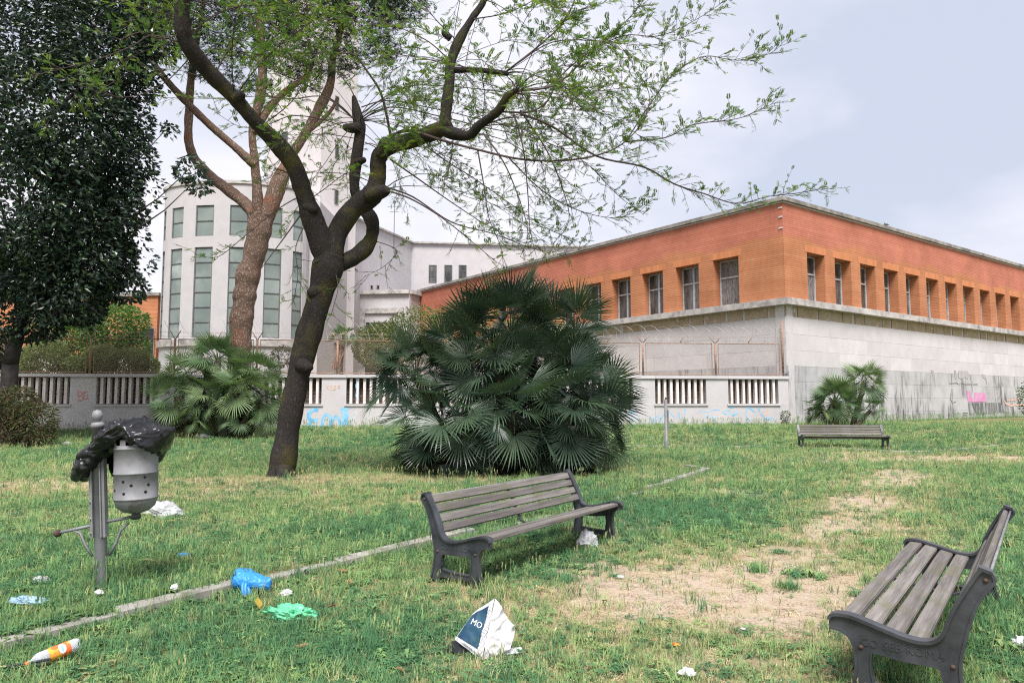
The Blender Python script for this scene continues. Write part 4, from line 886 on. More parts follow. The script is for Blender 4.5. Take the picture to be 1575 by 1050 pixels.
# ------------------------------------------------------------------ generic foliage
def leaf_quad(mb, p, L, wd, tint, d=None, fold=0.25):
    if d is None: d = Vector((ru(-1, 1), ru(-1, 1), ru(-1, .6)))
    d = d.normalized(); s = d.cross(Vector((ru(-1, 1), ru(-1, 1), ru(-1, 1)))); s.normalize(); n = s.cross(d)
    m = p + d * L * 0.45
    mb.add([p, m + s * wd / 2 + n * fold * wd, p + d * L, m - s * wd / 2 + n * fold * wd, m], [(0, 1, 4), (4, 1, 2), (4, 2, 3), (0, 4, 3)], None, tint)
def jit(c, a=0.25): b = ru(1 - a, 1 + a); return (c[0] * b * ru(.88, 1.12), c[1] * b, c[2] * b * ru(.9, 1.1))
def foliage(mb, clumps, org, leafL, leafW, tints, shell=0.45):
    for c, r, n in clumps:
        for _ in range(n):
            while True:
                v = Vector((ru(-1, 1), ru(-1, 1), ru(-1, 1)))
                if 0.05 < v.length < 1: break
            v = v.normalized() * (v.length ** shell); q = c + Vector((v.x * r[0], v.y * r[1], v.z * r[2])); k = 1 + 0.35 * noise.noise(q * 0.9)
            q = c + (q - c) * k - org
            leaf_quad(mb, q, ru(.7, 1.25) * leafL, leafW, jit(random.choice(tints)), Vector((v.x + ru(-1, 1), v.y + ru(-1, 1), -0.25 + v.z * 0.3 + ru(-.8, .6))))
def branch(mb, a, b, r0, r1, n=6, wob=0.12, sides=6):
    pts = []
    for i in range(n + 1):
        q = a.lerp(b, i / n)
        if 0 < i: q = q + Vector((ru(-wob, wob), ru(-wob, wob), ru(-wob, wob)))
        pts.append(q)
    mb.tube(pts, [r0 + (r1 - r0) * i / n for i in range(n + 1)], sides); return pts

# dark evergreen at the left
random.seed(21); MY = 26.0
b0 = Pg(2, 690); b0 = Vector((P(2, 600, MY).x, MY, G(P(2, 600, MY).x, MY)))
mg = thing('evergreen_tree', 'dense dark broad-leaved evergreen tree at the left edge', 'tree', b0)
mb = MB(); O = Vector((0, 0, 0)); kx = MY / FPX
top = P(40, 470, MY) - b0; t1 = branch(mb, O - Vector((0, 0, .1)), P(18, 560, MY) - b0, .33, .27, 4, .04, 10); t2 = branch(mb, t1[-1], top, .265, .2, 4, .05, 9)
clumps = []
for u, v, dy, r, n in [(30, 50, 0, 130, 3600), (150, 60, -.5, 95, 2600), (80, 180, -1, 120, 3600), (150, 230, -.6, 90, 2600), (40, 300, -1.2, 120, 3400), (155, 330, -.4, 75, 1900), (90, 400, -.8, 95, 2700), (175, 400, 0, 58, 1150), (20, 445, -.4, 85, 1900), (110, 450, 0, 60, 1000), (60, 490, .2, 40, 420), (150, 470, .2, 38, 300), (200, 345, -.3, 48, 260), (232, 400, 0, 30, 70), (240, 290, 0, 34, 70), (245, 130, 0, 34, 90), (200, 290, .2, 42, 420), (215, 440, .2, 34, 300), (215, 190, .2, 48, 420), (225, 330, .4, 26, 150), (235, 250, .1, 26, 120), (190, 120, 0, 70, 1100), (235, 50, .3, 60, 900), (205, -20, .3, 90, 1500),
                       (-70, 80, 0, 110, 1300), (-80, 260, 0, 110, 1300), (-70, 420, 0, 90, 900), (60, -40, 0, 90, 900), (290, 260, -.4, 22, 110), (305, 282, -.4, 18, 80), (262, 200, -.2, 14, 40), (252, 160, -.2, 10, 16), (-30, 540, .3, 45, 700)]:
    u = u - (22 if 140 < u < 260 and v > 100 else 0); c = P(u, v, MY + dy); clumps.append((c, (r * kx, r * kx * 0.7, r * kx * 0.9), int(n * 1.4)))
    branch(mb, t2[-1] if v < 500 else t1[2], c - b0, .07, .012, 5, .2, 5)
mb.build('trunk', m_mbark, mg)
mb = MB(); foliage(mb, clumps, b0, 0.235, 0.115, [(0.014, 0.028, 0.022), (0.020, 0.040, 0.027), (0.012, 0.025, 0.021), (0.030, 0.058, 0.032), (0.020, 0.038, 0.027), (0.055, 0.10, 0.04)])  # brightest tint colours scattered leaves as if lit
mb.build('crown', m_magn, mg)['kind'] = 'stuff'

# umbrella pine with a flaking red trunk
random.seed(22); PY = 29.2; kp = PY / FPX; pb = P(372, 600, PY); pb.z = G(pb.x, PY)
pn = thing('pine_tree', 'tall pine with a thick flaking reddish trunk behind the palm clump', 'tree', pb)
mb = MB()
def plimb(L, sides=20, sub_=10):
    pts = catmull([(*P(u, v, PY + dy), (r if sides > 24 else r * .8) * kp) for u, v, r, dy in L], sub_); n0 = len(mb.v)
    mb.tube([Vector(q[:3]) - pb for q in pts], [q[3] * (1 + 0.13 * noise.noise((q[0] * 1.7, q[1] * 1.7, q[2] * 1.7))) for q in pts], sides)
    for i in range(n0, len(mb.v)):                   # thick bark plates
        k = (i - n0) // sides; c = Vector(pts[k][:3]) - pb; v = Vector(mb.v[i]); h = noise.voronoi(Vector((v.x * 3.2, v.y * 3.2, v.z * 1.5)))[0]
        mb.v[i] = tuple(c + (v - c) * (1 + 0.25 * (min(.35, h[1] - h[0]) - .16)))
plimb([(364, 670, 24, 0), (367, 600, 18, 0), (370, 510, 16, 0), (376, 460, 16.5, 0), (381, 425, 17.5, 0), (389, 400, 15.8, 0), (396, 370, 16.5, 0), (401, 330, 20, 0)], 30, 18)
plimb([(402, 350, 13, 0), (382, 318, 12, .2), (352, 293, 11, .4), (325, 272, 10, .6), (300, 245, 9, .8), (290, 215, 8, .9), (291, 170, 8, 1), (293, 130, 7, 1), (300, 80, 6, 1.1), (310, 20, 5, 1.2), (320, -60, 4, 1.2)])
plimb([(398, 345, 12, 0), (396, 300, 10, -.2), (392, 250, 8, -.4), (388, 200, 7, -.6), (400, 150, 9, -.7), (404, 105, 8, -.8), (400, 40, 7, -.9), (390, -60, 5, -1)])
plimb([(393, 255, 9, -.4), (360, 225, 7, -.6), (320, 190, 7, -.8), (280, 150, 7, -1), (245, 110, 6, -1.1), (215, 60, 5, -1.2)])
plimb([(406, 345, 15, 0), (422, 300, 16, .1), (434, 268, 14, .2), (448, 240, 9, .4), (470, 205, 9, .6), (492, 165, 10, .8), (508, 130, 9, .9), (512, 90, 7, 1), (530, 20, 6, 1.1), (540, -60, 4, 1.2)])
plimb([(390, 205, 7, -.6), (415, 165, 7, -.4), (440, 140, 6, -.2), (470, 118, 5, 0), (480, 95, 4, .1)])
plimb([(470, 205, 6, .6), (505, 175, 4, .9), (520, 150, 3, 1)])
mb.build('trunk', m_pbark, pn)
mb = MB()
for u, v, dy, r, n in [(320, 30, 0, 60, 520), (400, 20, .5, 70, 700), (480, 25, 0, 75, 850), (560, 20, .6, 70, 700), (610, 5, 0, 55, 480), (440, 80, -.5, 55, 420), (520, 90, 0, 45, 330), (350, 85, .3, 40, 260), (590, 80, .2, 34, 190), (360, 130, 0, 30, 110), (470, 120, .5, 36, 180), (310, 110, .6, 26, 120), (400, 130, .2, 22, 90), (260, 40, -.5, 60, 420), (450, -70, 0, 120, 700), (300, -60, 0, 120, 600), (600, -80, 0, 100, 500), (205, 20, -.8, 50, 250)]:
    c = P(u, v, PY + dy); rr = r * kp
    for _ in range(int(n * 1.7)):
        while True:
            q = Vector((ru(-1, 1), ru(-1, 1), ru(-1, 1)))
            if q.length < 1: break
        q = c + Vector((q.x * rr, q.y * rr, q.z * rr * .62)) - pb; t = jit(random.choice([(0.030, 0.055, 0.024), (0.042, 0.075, 0.028), (0.022, 0.042, 0.024)]))
        for _ in range(9):
            d = Vector((ru(-1, 1), ru(-1, 1), ru(-.5, 1))).normalized(); s = d.cross(Vector((rnd(), rnd(), rnd() + .1))).normalized() * .011; L = ru(.12, .22)
            mb.add([q - s, q + s, q + d * L], [(0, 1, 2)], None, t)
mb.build('crown', m_pine, pn)['kind'] = 'stuff'

# ------------------------------------------------------------------ fan palms
def frond_mesh(seed, mat, n=30, pet=0.52, rad=0.68, nod=0.5, spread=118, stiff=0.12):
    random.seed(seed); mb = MB()
    pp = [(0, 0, 0), (pet * .5, 0, .03), (pet, 0, 0)]; mb.tube(pp, [.014, .011, .008], 3, False, False)
    hub = Vector((pet, 0, 0)); e1 = Vector((math.cos(nod), 0, -math.sin(nod))); e2 = Vector((0, 1, 0)); e3 = e1.cross(e2)
    A = R(spread); da = 2 * A / (n - 1)
    for i in range(n):
        an = -A + da * i + ru(-.03, .03); d = e1 * math.cos(an) + e2 * math.sin(an); s = -e1 * math.sin(an) + e2 * math.cos(an)
        L = rad * (0.72 + 0.28 * math.cos(an * 0.75)) * ru(.9, 1.06); wd = 2 * L * 0.45 * math.tan(da / 2) * 0.92; up = e3 * (0.26 * L * (1 - math.cos(an)))
        dr = stiff * ru(.3, 1.9); z = Vector((0, 0, -1))
        b = hub + d * .03; m_ = hub + d * L * .45 + up * .5; n_ = hub + d * L * .76 + up * .75 + z * dr * L * .35; tp = hub + d * L + up + z * dr * L
        f = -e3 * wd * .35
        mb.add([b, m_ + s * wd / 2, m_ + f, m_ - s * wd / 2, n_ + s * wd * .30, n_ - s * wd * .30, tp], [(0, 2, 1), (0, 3, 2), (1, 2, 4), (2, 5, 4), (2, 3, 5), (4, 5, 6)])
    return mb.mesh('frond', mat)
FD = [frond_mesh(100 + k, m_frond, nod=(.12, .3, .6, .2, .42, .05)[k % 6], rad=(.74, .80, .68, .78, .72, .76)[k % 6], stiff=(.04, .10, .22, .07, .14, .03)[k % 6], spread=(100, 112, 120, 92, 108, 86)[k % 6], pet=(.55, .72, .5, .66, .6, .8)[k % 6]) for k in range(8)]
FLt = [frond_mesh(200 + k, m_frond2, nod=(.15, .35, .6, .25, .45, .1)[k % 6], rad=(.72, .76, .66, .74, .70, .74)[k % 6], stiff=(.06, .12, .22, .08, .15, .05)[k % 6], spread=(100, 112, 120, 92, 108, 90)[k % 6]) for k in range(8)]
m_brownf = leafmat('dry_frond', 'object', trans=0.15, rough=0.7, gloss=0.15, c1=(0.13, 0.095, 0.055), c2=(0.22, 0.165, 0.10))
FBr = [frond_mesh(300 + k, m_brownf, n=22, nod=.9, rad=.6, stiff=.5, spread=80) for k in range(2)]
def palm(name, label, b, crowns, meshes, seed, group=None):
    random.seed(seed); root = thing(name, label, 'palm', b, 0, group)
    for u, v, Y, n, scl, lo, hi in crowns:
        c = P(u, v, Y) - b
        foot = Vector((c.x * .45 + ru(-.2, .2), c.y * .45 + ru(-.15, .15), -0.05))
        m = MB(); pts = branch(m, foot, c, .14 * scl, .11 * scl, 5, .04, 7); m.build('stem', m_pstem, root)
        for i in range(n):
            az = i * 2.39996 + ru(-.35, .35); el = R(lo + (hi - lo) * ((i + .5) / n) ** 0.9 + ru(-8, 8))
            d = Vector((math.cos(az) * math.cos(el), math.sin(az) * math.cos(el), math.sin(el)))
            z = Vector((0, 0, 1)) - d * d.z
            if z.length < .25: z = Vector((-math.cos(az), -math.sin(az), .1)); z = z - d * z.dot(d)
            z.normalize(); yv = z.cross(d); Mx = Matrix((d, yv, z)).transposed().to_4x4() @ Matrix.Rotation(ru(-1.1, 1.1), 4, 'X')
            s = scl * ru(.8, 1.15); o = obj('frond', random.choice(meshes) if el > R(-38) or rnd() > .22 else FBr[i % 2], root)
            o.matrix_local = Matrix.Translation(c + d * .05) @ Mx @ Matrix.Diagonal((s, s, s, 1))
    return root
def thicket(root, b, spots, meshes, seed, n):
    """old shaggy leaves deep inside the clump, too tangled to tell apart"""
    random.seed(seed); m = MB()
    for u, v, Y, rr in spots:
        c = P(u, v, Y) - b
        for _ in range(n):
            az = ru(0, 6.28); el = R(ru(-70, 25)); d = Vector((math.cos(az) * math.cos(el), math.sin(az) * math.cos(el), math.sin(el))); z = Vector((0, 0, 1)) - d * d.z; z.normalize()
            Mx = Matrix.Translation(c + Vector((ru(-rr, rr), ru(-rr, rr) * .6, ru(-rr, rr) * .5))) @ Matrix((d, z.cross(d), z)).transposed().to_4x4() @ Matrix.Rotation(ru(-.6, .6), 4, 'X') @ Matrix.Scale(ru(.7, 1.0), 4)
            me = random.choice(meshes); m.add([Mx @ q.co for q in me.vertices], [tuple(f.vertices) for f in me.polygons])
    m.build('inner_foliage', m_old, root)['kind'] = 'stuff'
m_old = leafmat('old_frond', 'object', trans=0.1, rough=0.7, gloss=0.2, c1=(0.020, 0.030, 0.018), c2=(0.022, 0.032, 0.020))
pbse = Pg(785, 727)
Y0 = pbse.y
pr = palm('fan_palm_clump', 'huge dark green fan palm clump behind the middle bench', pbse,
     [(785, 515, Y0, 24, 1.12, -5, 85), (715, 550, Y0 - .3, 20, 1.08, -25, 80), (850, 530, Y0 + .3, 20, 1.10, -20, 80), (640, 580, Y0, 28, 1.03, -45, 75), (893, 600, Y0, 26, 1.0, -45, 75), (875, 640, Y0 - 1.0, 24, 1.0, -55, 55), (705, 640, Y0 - 1.1, 24, 1.0, -55, 55),
      (790, 635, Y0 - 1.3, 24, 1.0, -50, 55), (668, 650, Y0 - .5, 18, .95, -60, 45), (908, 645, Y0 + .2, 16, .95, -60, 45), (770, 580, Y0 - .6, 20, 1.05, -30, 60), (845, 580, Y0 - .5, 18, 1.05, -35, 60), (690, 690, Y0 - .8, 12, .9, -55, 20), (880, 690, Y0 - .8, 12, .9, -55, 20)], FD, 41)
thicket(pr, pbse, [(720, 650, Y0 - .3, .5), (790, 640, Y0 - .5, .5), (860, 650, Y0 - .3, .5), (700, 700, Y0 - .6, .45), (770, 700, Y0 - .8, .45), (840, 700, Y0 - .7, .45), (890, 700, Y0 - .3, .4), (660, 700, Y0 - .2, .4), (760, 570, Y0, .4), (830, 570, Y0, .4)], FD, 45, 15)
q2 = Vector((P(335, 600, 28.2).x, 28.2, 0)); q2.z = G(q2.x, q2.y)
pr = palm('fan_palm_clump', 'broad green fan palm clump in front of the pine and white wall', q2,
     [(335, 555, 28.2, 26, 1.08, -25, 85), (290, 580, 28.0, 22, 1.05, -45, 75), (388, 575, 28.0, 24, 1.05, -45, 75), (270, 612, 27.8, 18, 1.0, -55, 55), (400, 618, 27.6, 20, 1.0, -55, 55), (325, 615, 27.4, 22, 1.05, -55, 60), (365, 600, 27.4, 18, 1.05, -50, 60), (300, 640, 27.4, 10, .9, -55, 20), (380, 640, 27.3, 10, .9, -55, 20)], FLt, 42)
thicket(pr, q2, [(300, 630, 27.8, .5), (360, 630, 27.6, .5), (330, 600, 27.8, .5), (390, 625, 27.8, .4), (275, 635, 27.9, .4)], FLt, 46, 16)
q3 = Vector((P(1300, 640, 31.0).x, 31.0, 0)); q3.z = G(q3.x, q3.y)
palm('fan_palm_clump', 'small two-headed fan palm behind the far bench against the stone wall', q3,
     [(1284, 618, 30.8, 36, .98, -55, 85), (1330, 588, 31.2, 22, .92, -50, 70), (1338, 630, 31.0, 12, .7, -50, 50), (1262, 628, 31.0, 10, .8, -50, 40)], FLt, 43)
q4 = Vector((P(527, 560, 33.6).x, 33.6, 2.0))
palm('small_palm', 'small palm with hanging brown leaf bases showing above the wall fence', q4, [(528, 518, 33.6, 18, .62, -50, 75)], FLt, 44)
mb = MB()
random.seed(6)
for k in range(14): mb.tube([Vector((ru(-.1, .1), ru(-.12, .1), 2.55)), Vector((ru(-.25, .1), -.12, 1.8)), Vector((-.35 + ru(-.15, .15), -.15, 1.0 + ru(0, .5)))], .025, 3, False)
mb.build('dead_leaf_bases', m_rust, bpy.data.objects['small_palm'])

# ------------------------------------------------------------------ shrubs
def shrub(name, label, cat, b, clumps, leafL, leafW, tints, stems, seed, mat_s=m_mbark, trunk_top=None):
    random.seed(seed); root = thing(name, label, cat, b); m = MB()
    for c, r, n in clumps:
        for _ in range(stems): branch(m, Vector((ru(-.15, .15), ru(-.15, .15), -.05)), (c - b) + Vector((ru(-r[0], r[0]), ru(-r[1], r[1]), ru(-.2, r[2]))) * .8, .025, .008, 4, .08, 4)
    m.build('stems', mat_s, root); m = MB(); foliage(m, clumps, b, leafL, leafW, tints); m.build('foliage', m_shrub, root)['kind'] = 'stuff'; return root
ol = Vector((P(28, 680, 24.6).x, 24.6, 0)); ol.z = G(ol.x, ol.y)
def CL(Y, *L): return [(P(u, v, Y + dy), (r * Y / FPX * kx_, r * Y / FPX * kx_, r * Y / FPX), n) for u, v, dy, r, n, kx_ in L]
shrub('oleander_bush', 'clipped brown-stemmed oleander bush at the left edge of the lawn', 'bush', ol, CL(24.6, (20, 622, 0, 32, 1900, 1), (50, 645, 0, 30, 1500, 1), (0, 650, 0, 40, 1500, 1), (60, 672, 0, 18, 500, 1), (-40, 640, 0, 50, 1300, 1)), .19, .04, [(0.075, 0.10, 0.036), (0.12, 0.135, 0.05), (0.05, 0.072, 0.034), (0.13, 0.095, 0.055), (0.10, 0.062, 0.045)], 14, 51, mk('oleander_stem', (0.10, 0.062, 0.048), (0.17, 0.12, 0.09), 8))
def bpos(u, Y, z=1.6): return Vector((P(u, 560, Y).x, Y, z))
shrub('garden_tree', 'bright green leafy tree above the wall, left of the rounded building', 'tree', bpos(160, 38, 1), CL(38, (175, 505, 0, 42, 4200, 1.1), (120, 525, .5, 42, 3000, 1), (205, 535, 0, 24, 1000, 1), (95, 500, 1, 45, 2500, 1)), .2, .1, [(0.11, 0.21, 0.05), (0.075, 0.155, 0.045), (0.13, 0.23, 0.055)], 4, 52)
shrub('yellow_bush', 'yellow-green bush above the wall in front of the brick annexe', 'bush', bpos(75, 34.5), CL(34.5, (70, 548, 0, 28, 4200, 1.2), (35, 556, 0, 20, 1800, 1), (120, 562, .3, 17, 2600, 1.5), (150, 552, .5, 22, 2200, 1), (225, 562, .3, 16, 1800, 1.2), (-10, 555, 0, 30, 2600, 1.3)), .14, .065, [(0.19, 0.255, 0.085), (0.14, 0.21, 0.07), (0.25, 0.27, 0.11)], 6, 53)
shrub('feather_grass_bush', 'pale grassy bush above the wall beside the fence post', 'bush', bpos(198, 34.2), CL(34.2, (195, 556, 0, 22, 4200, 1.4), (160, 548, 0, 20, 2200, 1)), .24, .03, [(0.20, 0.21, 0.10), (0.14, 0.17, 0.07), (0.10, 0.14, 0.05)], 6, 54)
shrub('dark_bush', 'small dark bush above the wall left of the main trunk', 'bush', bpos(437, 34.5), CL(34.5, (435, 548, 0, 18, 800, 1.1)), .11, .05, [(0.055, 0.07, 0.03), (0.09, 0.095, 0.04)], 6, 55)
shrub('olive_bush', 'olive-green bush above the wall behind the huge palm', 'bush', bpos(590, 35), CL(35, (590, 535, 0, 36, 4200, 1.2), (640, 515, .5, 44, 3600, 1.1), (820, 525, 1, 50, 3000, 1.2), (720, 510, 1, 50, 2400, 1.2)), .15, .07, [(0.17, 0.20, 0.07), (0.12, 0.18, 0.055), (0.21, 0.205, 0.09)], 5, 56)
wpos = Vector((P(1208, 640, 33.2).x, 33.2, 0)); wpos.z = G(wpos.x, wpos.y)
shrub('weed', 'small weed growing at the foot of the wall corner', 'weed', wpos, CL(33.2, (1208, 640, 0, 9, 160, .7)), .10, .04, [(0.11, 0.14, 0.06), (0.08, 0.11, 0.05)], 4, 57)
rpos = Vector((P(1592, 620, 44).x, 44, 0.3))
shrub('ivy_bush', 'green bush against the stone wall at the right edge', 'bush', rpos, CL(44, (1590, 610, 0, 26, 900, .9)), .14, .07, [(0.05, 0.10, 0.035), (0.08, 0.13, 0.04)], 5, 58)

# ------------------------------------------------------------------ park benches
m_text = m_iron
m_boltr = mk('rusty_bolt', (0.055, 0.035, 0.03), (0.10, 0.06, 0.045), 30, bmp=0.2, rough=0.7)
OUT = [(-.365, .435), (-.35, .462), (-.30, .472), (-.24, .468), (-.15, .445), (-.05, .418), (.02, .402), (.09, .398), (.15, .415), (.19, .46), (.215, .53), (.25, .61), (.30, .70), (.345, .775), (.37, .81), (.405, .80), (.425, .76), (.40, .72), (.36, .66), (.325, .58), (.30, .50), (.28, .42), (.262, .34), (.258, .25), (.27, .15), (.295, .07), (.335, 0), (.235, 0), (.205, .05), (.16, .075), (-.12, .075), (-.165, .05), (-.20, 0), (-.30, 0), (-.265, .07), (-.24, .15), (-.232, .24), (-.24, .31), (-.265, .36), (-.31, .385), (-.36, .39)]
HOLE = [(-.14, .30), (.0, .285), (.14, .285), (.175, .26), (.18, .18), (.155, .14), (-.11, .125), (-.15, .15), (-.16, .22), (-.155, .28)]
def closed_smooth(L, k=3):
    n = len(L); out = []
    for i in range(n):
        p0, p1, p2, p3 = (np.array(L[(i + j) % n], float) for j in (-1, 0, 1, 2))
        if min(np.hypot(*(p2 - p1)), 9) < .02: out.append(tuple(p1)); continue
        for j in range(k):
            t = j / k; out.append(tuple(0.5 * ((2 * p1) + (p2 - p0) * t + (2 * p0 - 5 * p1 + 4 * p2 - p3) * t * t + (3 * p1 - p0 - 3 * p2 + p3) * t ** 3)))
    return out
bench = thing('park_bench', '', 'bench', (0, 0, 0), 0, 'weathered slatted park benches')
HL = 1.33
lett = text_mesh('CO SEB ROMA', 0.062, m_text, 0.003)
for s in (-1, 1):
    mb = plate(closed_smooth(OUT), [closed_smooth(HOLE)], 0.034)
    def rim(path, wd=.062, h=.016, loop=False):
        pts = closed_smooth(path) if loop else [tuple(q) for q in catmull(path, 3)]; n = len(pts); vs = []
        for k in range(n):
            a, b = (pts[k - 1], pts[(k + 1) % n]) if loop else (pts[max(k - 1, 0)], pts[min(k + 1, n - 1)])
            dy, dz = b[0] - a[0], b[1] - a[1]; ln = math.hypot(dy, dz); ny, nz2 = -dz / ln * h / 2, dy / ln * h / 2
            vs += [(-wd / 2, pts[k][0] - ny, pts[k][1] - nz2), (wd / 2, pts[k][0] - ny, pts[k][1] - nz2), (wd / 2, pts[k][0] + ny, pts[k][1] + nz2), (-wd / 2, pts[k][0] + ny, pts[k][1] + nz2)]
        fs = []
        for k in range(n if loop else n - 1):
            k2 = (k + 1) % n; fs += [(4 * k + c, 4 * k + (c + 1) % 4, 4 * k2 + (c + 1) % 4, 4 * k2 + c) for c in range(4)]
        if not loop: fs += [(3, 2, 1, 0), tuple(4 * (n - 1) + c for c in range(4))]
        mb.add(vs, fs)
    rim(OUT[0:15], .072, .018); rim(OUT[15:27], .05, .014); rim(OUT[32:41], .05, .014); rim(HOLE, .046, .010, True); rim([(.355, .815), (.415, .795)], .07, .016)
    ef = mb.build('end_frame', m_iron, bench); ef.location = (s * HL, 0, 0)
    for y_, z_ in ((-.205, .315), (.225, .30), (.385, .755)): MB().lathe([(0, .012), (.010, .011), (.016, .004), (.017, -.004)], 10, (0, 0, 0), True, Matrix.Translation((s * .018, y_, z_)) @ Matrix.Rotation(s * math.pi / 2, 4, 'Y') @ Matrix.Scale(.8, 4)).build('bolt', m_boltr, ef)
    o = obj('lettering', lett, ef); o.matrix_local = Matrix.Translation((s * .018, -.01 , .325)) @ Matrix.Rotation(s * math.pi / 2, 4, 'Z') @ Matrix.Rotation(math.pi / 2, 4, 'X')
random.seed(61)
def plank(ln, wd, th, seed):
    bm = bmesh.new(); bmesh.ops.create_cube(bm, size=1.0); bmesh.ops.scale(bm, vec=(ln, wd, th), verts=bm.verts[:]); bmesh.ops.bevel(bm, geom=[e for e in bm.edges if abs(e.verts[0].co.x - e.verts[1].co.x) > .5], offset=.006, segments=2, affect='EDGES')
    bmesh.ops.subdivide_edges(bm, edges=[e for e in bm.edges if abs(e.verts[0].co.x - e.verts[1].co.x) > .5], cuts=5)
    for v in bm.verts: v.co.z += .004 * noise.noise((v.co.x * 2, seed * 3.1, 0)) ; v.co.y += .003 * noise.noise((v.co.x * 3, seed * 1.7, v.co.z * 20))
    me = bpy.data.meshes.new('slat'); bm.to_mesh(me); bm.free(); me.materials.append(m_wood); return me
SL = [(-.275, .452, -.03), (-.165, .432, -.22), (-.055, .403, -.24), (.055, .384, -.12)]
for i, (y_, z_, a) in enumerate(SL):
    o = obj('seat_slat', plank(2 * HL - .03, .094, .036, i), bench); o.matrix_local = Matrix.Translation((0, y_, z_ - .012)) @ Matrix.Rotation(a, 4, 'X')
for i, f in enumerate((.10, .36, .63, .90)):
    y_, z_ = .195 + (.365 - .195) * f + .012 * math.sin(f * 3.1), .465 + (.775 - .465) * f
    o = obj('back_slat', plank(2 * HL - .03, .078, .034, 9 + i), bench); o.matrix_local = Matrix.Translation((0, y_ + .004, z_)) @ Matrix.Rotation(R(62), 4, 'X')
MB().tube([(-HL, .40, .775), (HL, .40, .775)], .008, 8).build('back_rod', m_steel, bench)
MB().tube([(-HL, .20, .33), (0, .20, .32), (HL, .20, .33)], .010, 8).build('stretcher', m_iron, bench)
mb = MB()
for pa in ([(-.30, .425), (-.1, .39), (.1, .358), (.19, .40), (.25, .50), (.33, .66), (.40, .775)],):
    for (y0, z0), (y1, z1) in zip(pa, pa[1:]): mb.box((0, 0, 0), (.04, math.hypot(y1 - y0, z1 - z0) + .004, .012), Matrix.Translation((0, (y0 + y1) / 2, (z0 + z1) / 2 - .004)) @ Matrix.Rotation(math.atan2(z1 - z0, y1 - y0), 4, 'X'))
mb.build('middle_strap', m_iron, bench)
def lipline(u0, v0, u1, v1, z=.455):
    """front seat edge through two sight lines at seat height"""
    r0, r1 = ray(u0, v0), ray(u1, v1); a = CAM + r0 * ((z - HCAM) / r0.z); b = CAM + r1 * ((z - HCAM) / r1.z); return a, b
def place(o, left, right, label):
    ang = math.atan2(right.y - left.y, right.x - left.x); X = Vector((math.cos(ang), math.sin(ang), 0)); Y = Vector((-X.y, X.x, 0)); c = (left + right) / 2 + Y * .33
    o.location = (c.x, c.y, G(c.x, c.y) - .01); o.rotation_euler = (0, 0, ang); o['label'] = label
l, r_ = lipline(742, 829, 958, 770); place(bench, l, r_, 'weathered slatted bench in front of the huge palm, white bag beneath its end')
b2 = copy_tree(bench); far_, near_ = lipline(1399, 829, 1284, 946); place(b2, far_, near_, 'weathered slatted bench nearest the camera, cut by the lower right corner')
b3 = copy_tree(bench); cfar = Pg(1300, 691); an = R(-7); X = Vector((math.cos(an), math.sin(an), 0)); place(b3, Vector((cfar.x, cfar.y - .1, 0)) - X * HL, Vector((cfar.x, cfar.y - .1, 0)) + X * HL, 'small distant slatted bench in front of the two-headed palm')

# ------------------------------------------------------------------ litter bin on a post
bp = Pg(157, 905)
lb = thing('litter_bin', 'grey metal litter bin hanging from a leaning post', 'litter bin', bp + Vector((0, 0, -.03)))
lb.rotation_euler = (R(1.0), R(-3.6), 0)
mb = MB(); mb.lathe([(.047, 0), (.047, 1.37), (.052, 1.37), (.052, 1.40), (.044, 1.415), (.02, 1.42)], 20); po_ = mb.build('post', m_steel, lb)
MB().lathe([(.018, 1.415), (.017, 1.425), (.03, 1.435), (.042, 1.465), (.042, 1.485), (.03, 1.515), (.0, 1.525)], 18).build('finial', m_steel, po_)
mb = MB()
for s in (-1, 1): mb.box((s * .053, -.015, .84), (.022, .05, .76)); mb.box((s * .036, -.044, .84), (.010, .026, .75))
mb.build('rail', m_steel, po_)
for z_ in (.50, .62, .76): MB().lathe([(0, .01), (.012, .008), (.014, 0)], 8, (0, 0, 0), True, Matrix.Translation((-.05, -.042, z_)) @ Matrix.Rotation(math.pi / 2, 4, 'X')).build('bolt', m_bin, po_)
for s, L in ((1, .33), (-1, .34)):
    m = MB(); m.tube([(s * .05, 0, .58 + (0.0 if s > 0 else -.02)), (s * L, 0, .615 if s > 0 else .515)], .013, 8); m.tube([(s * .07, 0, .30), (s * .13, 0, .40), (s * .17, 0, .50), (s * .24, 0, .56 if s > 0 else .535)], .011, 6); m.build('bracket', m_steel, lb)
MB().lathe([(0, -.035), (.03, -.035), (.045, -.01), (.045, .02), (.03, .035), (0, .035)], 10, (0, 0, 0), False, Matrix.Translation((-.36, 0, .512)) @ Matrix.Rotation(math.pi / 2, 4, 'Y') @ Matrix.Scale(.7, 4)).build('broken_mount', m_boltr, lb)
bn = bpy.data.objects.new('bin', None); col.objects.link(bn); bn.parent = lb; bn.location = (.315, -.02, .67); bn.rotation_euler = (0, R(2.0), 0); bn.scale = (1, 1, .93)
Rb = .168
m = MB(); m.lathe([(0, -.03), (.05, -.028), (.10, -.012), (.145, .03), (Rb - .004, .085), (Rb, .10), (Rb + .006, .105), (Rb + .006, .112), (Rb, .118), (Rb, .325), (Rb + .006, .33), (Rb + .006, .337), (Rb, .342), (Rb, .545), (Rb + .006, .55), (Rb + .006, .558), (Rb, .563), (Rb, .585), (Rb - .006, .585), (Rb - .008, .12)], 40); m.build('drum', m_bin, bn)
m = MB()
